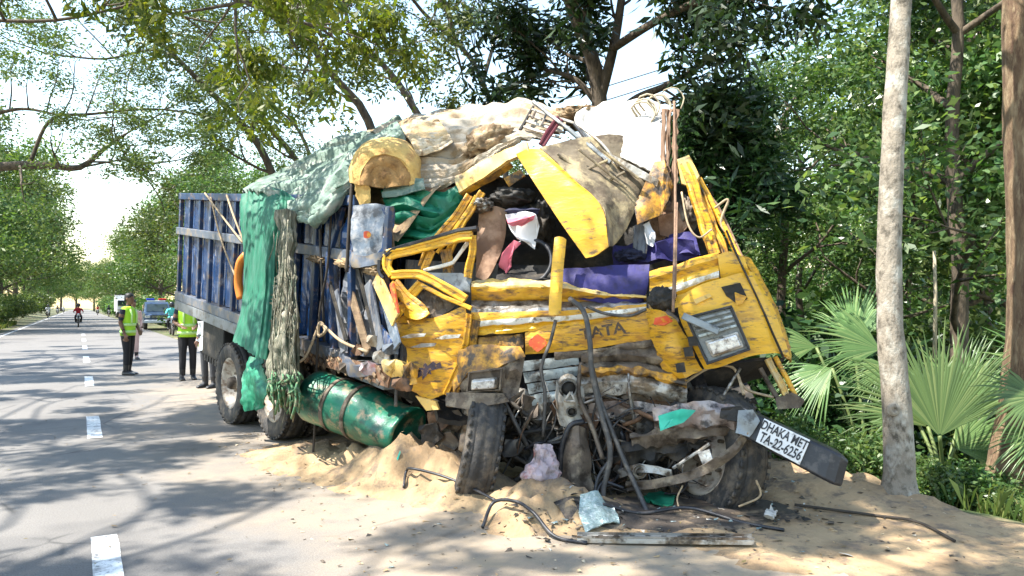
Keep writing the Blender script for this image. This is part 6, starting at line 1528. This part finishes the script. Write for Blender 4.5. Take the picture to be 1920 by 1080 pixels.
for k, (a, n, s, sc) in enumerate(((54, -7.5, 0, 1.0), (68, -7, 0, 1.1), (84, -7, 0, 1.1), (100, -7.5, 0, 1.1), (122, -7.5, 0, 1.1), (150, -8, 1, 1.0), (185, -8, 0, 1.0), (230, -7, 1, 1.0), (60, -17, 1, 1.1), (90, -18, 0, 1.1), (40, -13, 0, .9), (130, -18, 1, 1.1))):
    place(A[s], RP(a, n, .1), rd.uniform(0, 6.28), sc * rd.uniform(.92, 1.08), 'big tree set well back behind the left avenue row' if n < -12 else ORD[k] + ' big avenue tree up the left side of the road, counted from the viewer', 'avenue trees on the left side of the road')
for k, (a, n, s, sc) in enumerate(((36, 10, 1, .50), (48, 9, 1, .90), (60, 8.5, 0, 1.0), (76, 8.5, 1, 1.0), (96, 8, 0, .95), (120, 8, 1, .95), (150, 7.5, 1, 1.0), (190, 7, 0, 1.0), (235, 6, 1, 1.0), (50, 17, 0, .58), (70, 18, 1, .9), (34, 18, 1, .42), (100, 17, 1, 1.1))):
    place(A[s], RP(a, n, -.4), rd.uniform(0, 6.28), sc * rd.uniform(.92, 1.08), 'sunlit tree set well back behind the right avenue row' if n > 12 else ORD[k] + ' sunlit avenue tree up the right side of the road beyond the wreck', 'avenue trees on the right side of the road')
for k, (a, n) in enumerate(((275, -5), (280, 4), (290, -1), (300, 10), (300, -13))):
    place(A[k % 2], RP(a, n, 0), rd.uniform(0, 6.28), 1.15, 'distant tree closing the far end of the road', 'trees at the far end of the road')
# canopy over the near road: branches of the roadside trees at the left, above the frame; they dapple the road
def canopy(name, base, top, pts, label, seed, n, cr=.80):
    rd = random.Random(seed); mb = MB(); tips = []
    mb.tube(smooth_path([Vector(base), Vector(base).lerp(Vector(top), .5) + Vector((.3, .2, 0)), Vector(top)], 14), [.26 - .008 * i for i in range(14)], 10, cap=False)
    for q in pts:
        q = Vector(q)
        path = smooth_path([Vector(top), Vector(top).lerp(q, .3) + Vector((rd.gauss(0, .5), rd.gauss(0, .5), .6)), Vector(top).lerp(q, .65) + Vector((rd.gauss(0, .6), rd.gauss(0, .6), .5)), q], 14)
        mb.tube(path, [.036 - .0017 * i for i in range(14)], 6, cap=False)
        for i in (6, 10, 13):
            d = path[i] - path[i - 1]
            ax = d.orthogonal().normalized(); ax.rotate(Quaternion(d.normalized(), rd.uniform(0, 6.28)))
            grow(mb, tips, path[i], d.normalized() * .6 + ax, 1.25, .025, 1, rd, kids=3, up=.0)
    return finish_tree(name, base, mb, tips, label, M['bark'], M['lf_rain'], n, .15, .07, cr, .1, None, .4, seed=seed)
def over(targets, h):
    """crown points that throw their shade on the given ground points"""
    return [(x + SUN.x / SUN.z * (h + .25 * (i % 3)), y + SUN.y / SUN.z * (h + .25 * (i % 3)), h + .25 * (i % 3)) for i, (x, y) in enumerate(targets)]
canopy('roadside_tree', RP(1, -6.6, .1), RP(1.5, -6.0, 6.8), over([(-4.2, 4.2), (-2.8, 4.3), (-1.2, 3.9), (-4.0, 5.6), (-5.6, 6.0), (-4.8, 7.4)], 8.6), 'tall roadside tree left of the camera whose crown dapples the near road', 51, 17000, .36)
canopy('roadside_tree', RP(10, -6.8, .1), RP(10, -6.2, 7.4), over([(-7.6, 8.6), (-6.0, 8.8), (-5.2, 10.6), (-8.6, 11.0), (-7.0, 12.6), (-5.6, 12.6), (-9.6, 13.4), (-4.4, 9.2), (-3.6, 10.6), (-8.0, 14.2)], 9.4), 'tall roadside tree off the left edge whose crown dapples the road beside the truck', 52, 26000, .38)
canopy('roadside_tree', RP(-5.5, 6.5, -.3), RP(-5, 5.8, 6.5), over([(0.8, 4.0), (2.2, 4.2), (3.4, 4.6), (1.8, 4.9), (-.2, 3.7), (2.8, 5.2), (3.8, 5.4), (1.5, 3.6), (2.4, 3.8)], 8.5), 'tall roadside tree behind the camera whose crown dapples the sand', 53, 30000, .42)
canopy('roadside_tree', RP(22, -7.2, .1), RP(22, -6.6, 8.2), over([(-9.8, 16), (-12, 17), (-10.6, 19), (-13.4, 20.6), (-11.6, 23.2), (-15, 24), (-13, 26), (-8.2, 15.4), (-16, 28)], 11.0), 'tall roadside tree far off the left edge whose crown dapples the road by the officers', 54, 28000, .50)
canopy('roadside_tree', RP(4, -7.6, .1), RP(5, -7.0, 8.4), over([(-2.4, 8.9), (-3.2, 9.8), (-4.0, 10.6), (1.0, 6.0)], 10.6), 'tall slender roadside tree whose high crown flecks the truck side', 55, 3600, .6)

# ---- bushes and herbs
def bush_stock(name, r, leafm, n, seed, ll, lw):
    rd = random.Random(seed); mb = MB(); tips = []
    for k in range(9):
        an = rd.uniform(0, 6.28)
        grow(mb, tips, Vector((0, 0, -.05)), Vector((math.cos(an), math.sin(an), 1.2)), r * .7, .016, 1, rd, kids=3)
    return finish_tree(name, (0, 0, 0), mb, tips, 'stock', M['bark'], leafm, n, ll, lw, r * .42, .1, None, .8, cat='bush', seed=seed)
BS = [bush_stock('bush', .8, M['lf_bright'], 2600, 61, .09, .045), bush_stock('bush', 1.0, M['lf_mid'], 3200, 62, .12, .055), bush_stock('bush', 1.4, M['lf_dark'], 3600, 63, .16, .07), bush_stock('bush', 2.2, M['lf_rain'], 5000, 64, .26, .12)]
def bush(px, py, Y, s, sc, label, group):
    p = P(px, py, Y)
    p.z = ground_at(p.x, p.y)
    place(BS[s], p, rd.uniform(0, 6.28), sc, label, group, 'bush')
for px, Y, s, sc in ((1515, 6.9, 0, .55), (1560, 7.1, 0, .5), (1620, 6.7, 0, .6), (1650, 7.2, 0, .6), (1600, 7.6, 0, .7), (1480, 7.6, 0, .6)):
    bush(px, 800, Y, s, sc, 'low bright green bush between the bumper end and the pale trunk', 'low bright bushes behind the bumper')
for px, Y, s, sc in ((1740, 6.2, 1, .35), (1790, 6.1, 1, .35), (1845, 6.15, 1, .4), (1895, 6.0, 0, .35), (1820, 6.5, 0, .5), (1765, 6.6, 1, .5), (1940, 6.3, 1, .5)):
    bush(px, 900, Y, s, sc, 'low scrubby bush at the sand edge below the fan palms', 'scrub at the sand edge')
for px, Y, s, sc in ((1480, 9, 2, .9), (1540, 9.5, 2, 1.0), (1420, 8.8, 2, .8), (1620, 9, 2, .9), (1720, 9.2, 2, 1.0), (1800, 8.8, 1, 1.2), (1880, 9.2, 2, 1.0), (1950, 8.5, 1, 1.2), (1560, 12, 1, 1.6), (1660, 13, 0, 2.0), (1760, 12, 1, 1.8), (1860, 13, 0, 2.0), (1480, 14, 1, 1.8), (1340, 10, 2, 1.3), (1250, 11, 2, 1.4), (1920, 15, 0, 2.4), (1700, 16, 0, 2.2), (1560, 17, 0, 2.2), (1400, 16, 1, 2.0), (1830, 18, 0, 2.4), (1360, 13, 1, 1.8), (1500, 22, 1, 2.6), (1620, 24, 0, 3.0), (1760, 24, 1, 3.0), (1900, 24, 0, 3.0), (1440, 20, 0, 2.4), (1300, 19, 1, 2.4), (1560, 30, 1, 3.4), (1700, 36, 0, 4.0), (1840, 34, 1, 4.0), (1400, 32, 1, 3.6)):
    bush(px, 700, Y, s, sc, 'undergrowth bush in the shaded wood behind the palms', 'undergrowth in the wood')
ORD += ['fourteenth', 'fifteenth', 'sixteenth']
for k, (a, n, sc) in enumerate(((34, -5.6, .5), (40, -5.8, .6), (46, -5.6, .55), (52, -5.9, .7), (58, -5.6, .6), (65, -5.8, .7), (74, -6, .8), (84, -6, .9), (96, -6, .9), (110, -6, 1.0), (44, -7.5, .9), (56, -7.8, 1.1), (70, -8, 1.2), (125, -6.5, 1.2), (145, -6.5, 1.3), (170, -6.5, 1.4))):
    p = RP(a, n); p.z = ground_at(p.x, p.y)
    place(BS[3], p, rd.uniform(0, 6.28), sc, 'verge bush set back behind the first row on the left' if n < -7 else ORD[k - (3 if k > 12 else 0)] + ' verge bush along the left road edge, counted from the viewer', 'verge bushes on the left')
BS.append(bush_stock('bush', 2.2, M['lf_bright'], 4600, 65, .24, .12))
for k, (a, n, sc) in enumerate(((26, 7.5, .7), (32, 7.5, .9), (40, 7.2, .9), (50, 7, 1.0), (62, 7, 1.1), (78, 6.8, 1.1), (95, 6.6, 1.2), (115, 6.6, 1.2), (140, 6.4, 1.3), (170, 6.2, 1.4), (210, 6, 1.5))):
    p = RP(a, n); p.z = ground_at(p.x, p.y)
    place(BS[4], p, rd.uniform(0, 6.28), sc, ORD[k] + ' sunlit bush along the right road edge beyond the truck, counted from it', 'verge bushes on the right')

# ---- fan palms
def fan(parent, hub, axis, face, rad, n, spread, m, stem_from, name='palm_leaf', cup=.18, seed=0):
    """a fan leaf: n narrow blades from hub, spread about axis in the plane facing 'face'"""
    rr = random.Random(seed)
    A_ = axis.normalized(); Fz = (face - A_ * face.dot(A_)).normalized(); Sx = A_.cross(Fz).normalized()
    V, f = [], []
    for k in range(n):
        t = (k + .5) / n * 2 - 1
        an = t * spread
        d = (A_ * math.cos(an) + Sx * math.sin(an) + Fz * cup * (1 - math.cos(an)) * .6).normalized()
        sd = (Sx * math.cos(an) - A_ * math.sin(an))
        L = rad * (1 - .22 * abs(t) ** 2) * rr.uniform(.80, 1.06)
        hw = math.sin(spread / n) * 1.02
        fused = .52
        prev = None
        droop = rr.uniform(.0, .12) if rr.random() < .85 else rr.uniform(.2, .45); an_j = rr.gauss(0, .03)
        for (q, wf, off) in ((0.02, .02 * hw * 1.0, 0), (fused * .5, fused * .5 * hw, .01), (fused, fused * hw, .0), (.8, fused * hw * .55, -.03 - droop * .5), (1.0, .002, -.08 - droop)):
            c = hub + d * L * q - Fz * 0 + Vector((0, 0, off * L))
            ridge = Fz * (hw * .35 * L * min(q, fused))
            b = len(V)
            V += [c - sd * wf * L, c + ridge * .6, c + sd * wf * L]
            if prev is not None:
                f += [[prev, b, b + 1, prev + 1], [prev + 1, b + 1, b + 2, prev + 2]]
            prev = b
    o = mk(name, V, f, m, parent, False)
    MB().tube(smooth_path([stem_from, stem_from.lerp(hub, .5) - A_ * 0 + Vector((0, 0, .05)), hub], 10), .016, 6).build('petiole', M['petiole'], o, True)
    return o
def palm(base, fans, label, seed=0):
    r = thing('fan_palm', base, label, 'palm')
    base = Vector(base)
    MB().tube([base + Vector((0, 0, -.2)), base + Vector((.02, 0, .18)), base + Vector((.03, 0, .35))], [.11, .12, .08], 10).build('trunk', M['bark'], r, True)
    for k, (hx, hy, Y, ax_, rad, n, sp) in enumerate(fans):
        hub = P(hx, hy, Y)
        a_ = Vector((ax_[0], ax_[2] if len(ax_) > 2 else 0, ax_[1]))
        fan(r, hub, a_, Vector((-.42 + .15 * (-1) ** k, -.85, .5)), rad, n, sp, M['lf_palm'], base + Vector((.02, 0, .3)), seed=k + seed)
    return r
pb = P(1765, 905, 6.7)
palm((pb.x, pb.y, ground_at(pb.x, pb.y)), [(1762, 818, 6.50, (.14, 1.0, .05), 1.12, 46, .95), (1740, 800, 6.9, (-.35, 1, .3), .95, 40, 1.1), (1790, 840, 6.7, (1.0, .35, .0), .75, 34, 1.0), (1720, 790, 7.0, (-1, .15, .1), .70, 30, .9), (1800, 790, 6.9, (.45, 1.0, .1), 1.0, 36, .8)], 'big fan palm with upright leaves between the two near trunks', 1)
pb = P(1960, 900, 6.1)
palm((pb.x, pb.y, ground_at(pb.x, pb.y)), [(1945, 745, 6.15, (-1, -.15, -.2), .55, 34, 1.35), (1975, 700, 6.4, (-.2, 1, .1), .7, 36, 1.2), (1960, 820, 6.1, (-.9, -.5, -.2), .5, 28, 1.0)], 'fan palm with drooping blades at the right edge before the thick trunk', 7)
pb = P(1625, 860, 7.8)
palm((pb.x, pb.y, ground_at(pb.x, pb.y)), [(1650, 655, 7.7, (-1, .35, 0), .85, 38, .85), (1672, 690, 7.5, (-1, -.25, -.2), .55, 30, .9), (1560, 690, 8.0, (-.8, -.5, 0), .7, 32, .8), (1600, 640, 8.2, (.2, 1, .2), .8, 34, 1.0), (1530, 650, 8.3, (-1, .1, 0), .6, 28, .7)], 'fan palm half hidden behind the pale slim trunk', 13)
# bare stick deeper in the wood
tag(MB().tube([P(1752, 700, 8.0), P(1754, 560, 8.0), P(1752, 470, 8.0)], [.022, .02, .015], 7).build('bare_stick', M['twig'], None, True), 'thin upright stick left of the thin dark trunk in the wood', 'stick')
# pale wires at the top right
M['wire'] = mat('power_wire', (0.10, 0.10, 0.11), 0.5)
for k, (x0, y0, x1, y1) in enumerate(((1040, 192, 1700, -28), (1040, 218, 1700, -2))):
    o = cable('power_line', [(x0, y0, 24), ((x0 + x1) / 2, (y0 + y1) / 2 + 6, 25), (x1, y1, 26)], .018, M['wire'])
    tag(o, ('upper', 'lower')[k] + ' power line crossing the sky gap at the top right', 'power line')
# ---- grass tufts on the verges
def blades(xy, h, wd, rng):
    n = len(xy)
    z = np.array([ground_at(x, y) for x, y in xy])
    base = np.column_stack([xy, z - .02])
    an = rng.uniform(0, 6.28, n); d = np.column_stack([np.cos(an), np.sin(an), np.zeros(n)])
    s = np.column_stack([-np.sin(an), np.cos(an), np.zeros(n)])
    H = (h * rng.uniform(.4, 1.3, n))[:, None]; up = np.array((0, 0, 1.0))
    V = np.empty((n, 4, 3))
    V[:, 0] = base - s * wd; V[:, 1] = base + s * wd
    V[:, 2] = base + up * H * .95 + d * H * .45 + s * wd * .3; V[:, 3] = base + up * H * .75 + d * H * .2 - s * wd * .6
    return V.reshape(-1, 3)
rng = np.random.default_rng(5)
n_, a_ = rng.uniform(5.75, 9.5, 15000), rng.uniform(-1.5, 12, 15000)
n2, a2 = rng.uniform(-9.5, -4.4, 12000), rng.uniform(20, 75, 12000)
R2, N2 = np.array(RD)[:2], np.array(RN)[:2]
xy = a_[:, None] * R2 + n_[:, None] * N2
V = blades(xy, .22, .008, rng)
o = quads_mesh('grass', V, len(xy), M['lf_grass']); o['kind'] = 'stuff'; o['label'] = 'grass on the sloping verge at the right'
xy = a2[:, None] * R2 + n2[:, None] * N2
V = blades(xy, .35, .03, rng)
o = quads_mesh('grass', V, len(xy), M['lf_grass']); o['kind'] = 'stuff'; o['label'] = 'grass on the verge at the left'
# fallen leaves on sand and road
rngf = np.random.default_rng(9)
n_, a_ = rngf.uniform(-3.6, 5.4, 700), rngf.uniform(1.5, 16, 700)
xy = a_[:, None] * R2 + n_[:, None] * N2
C = np.column_stack([xy, [ground_at(x, y) + .006 for x, y in xy]])
V = leaves(C, .05, .022, 0, rngf).reshape(-1, 4, 3)
V[:, :, 2] = C[:, None, 2] + (V[:, :, 2] - C[:, None, 2]) * .2 + .006
M['lf_dry'] = leafmat('fallen_leaf', (0.20, 0.13, 0.05), (0.13, 0.09, 0.04), (0.24, 0.2, 0.08), .1)
o = quads_mesh('fallen_leaves', V.reshape(-1, 3), len(C), M['lf_dry']); o['kind'] = 'stuff'; o['label'] = 'dry leaves scattered on the road and sand'
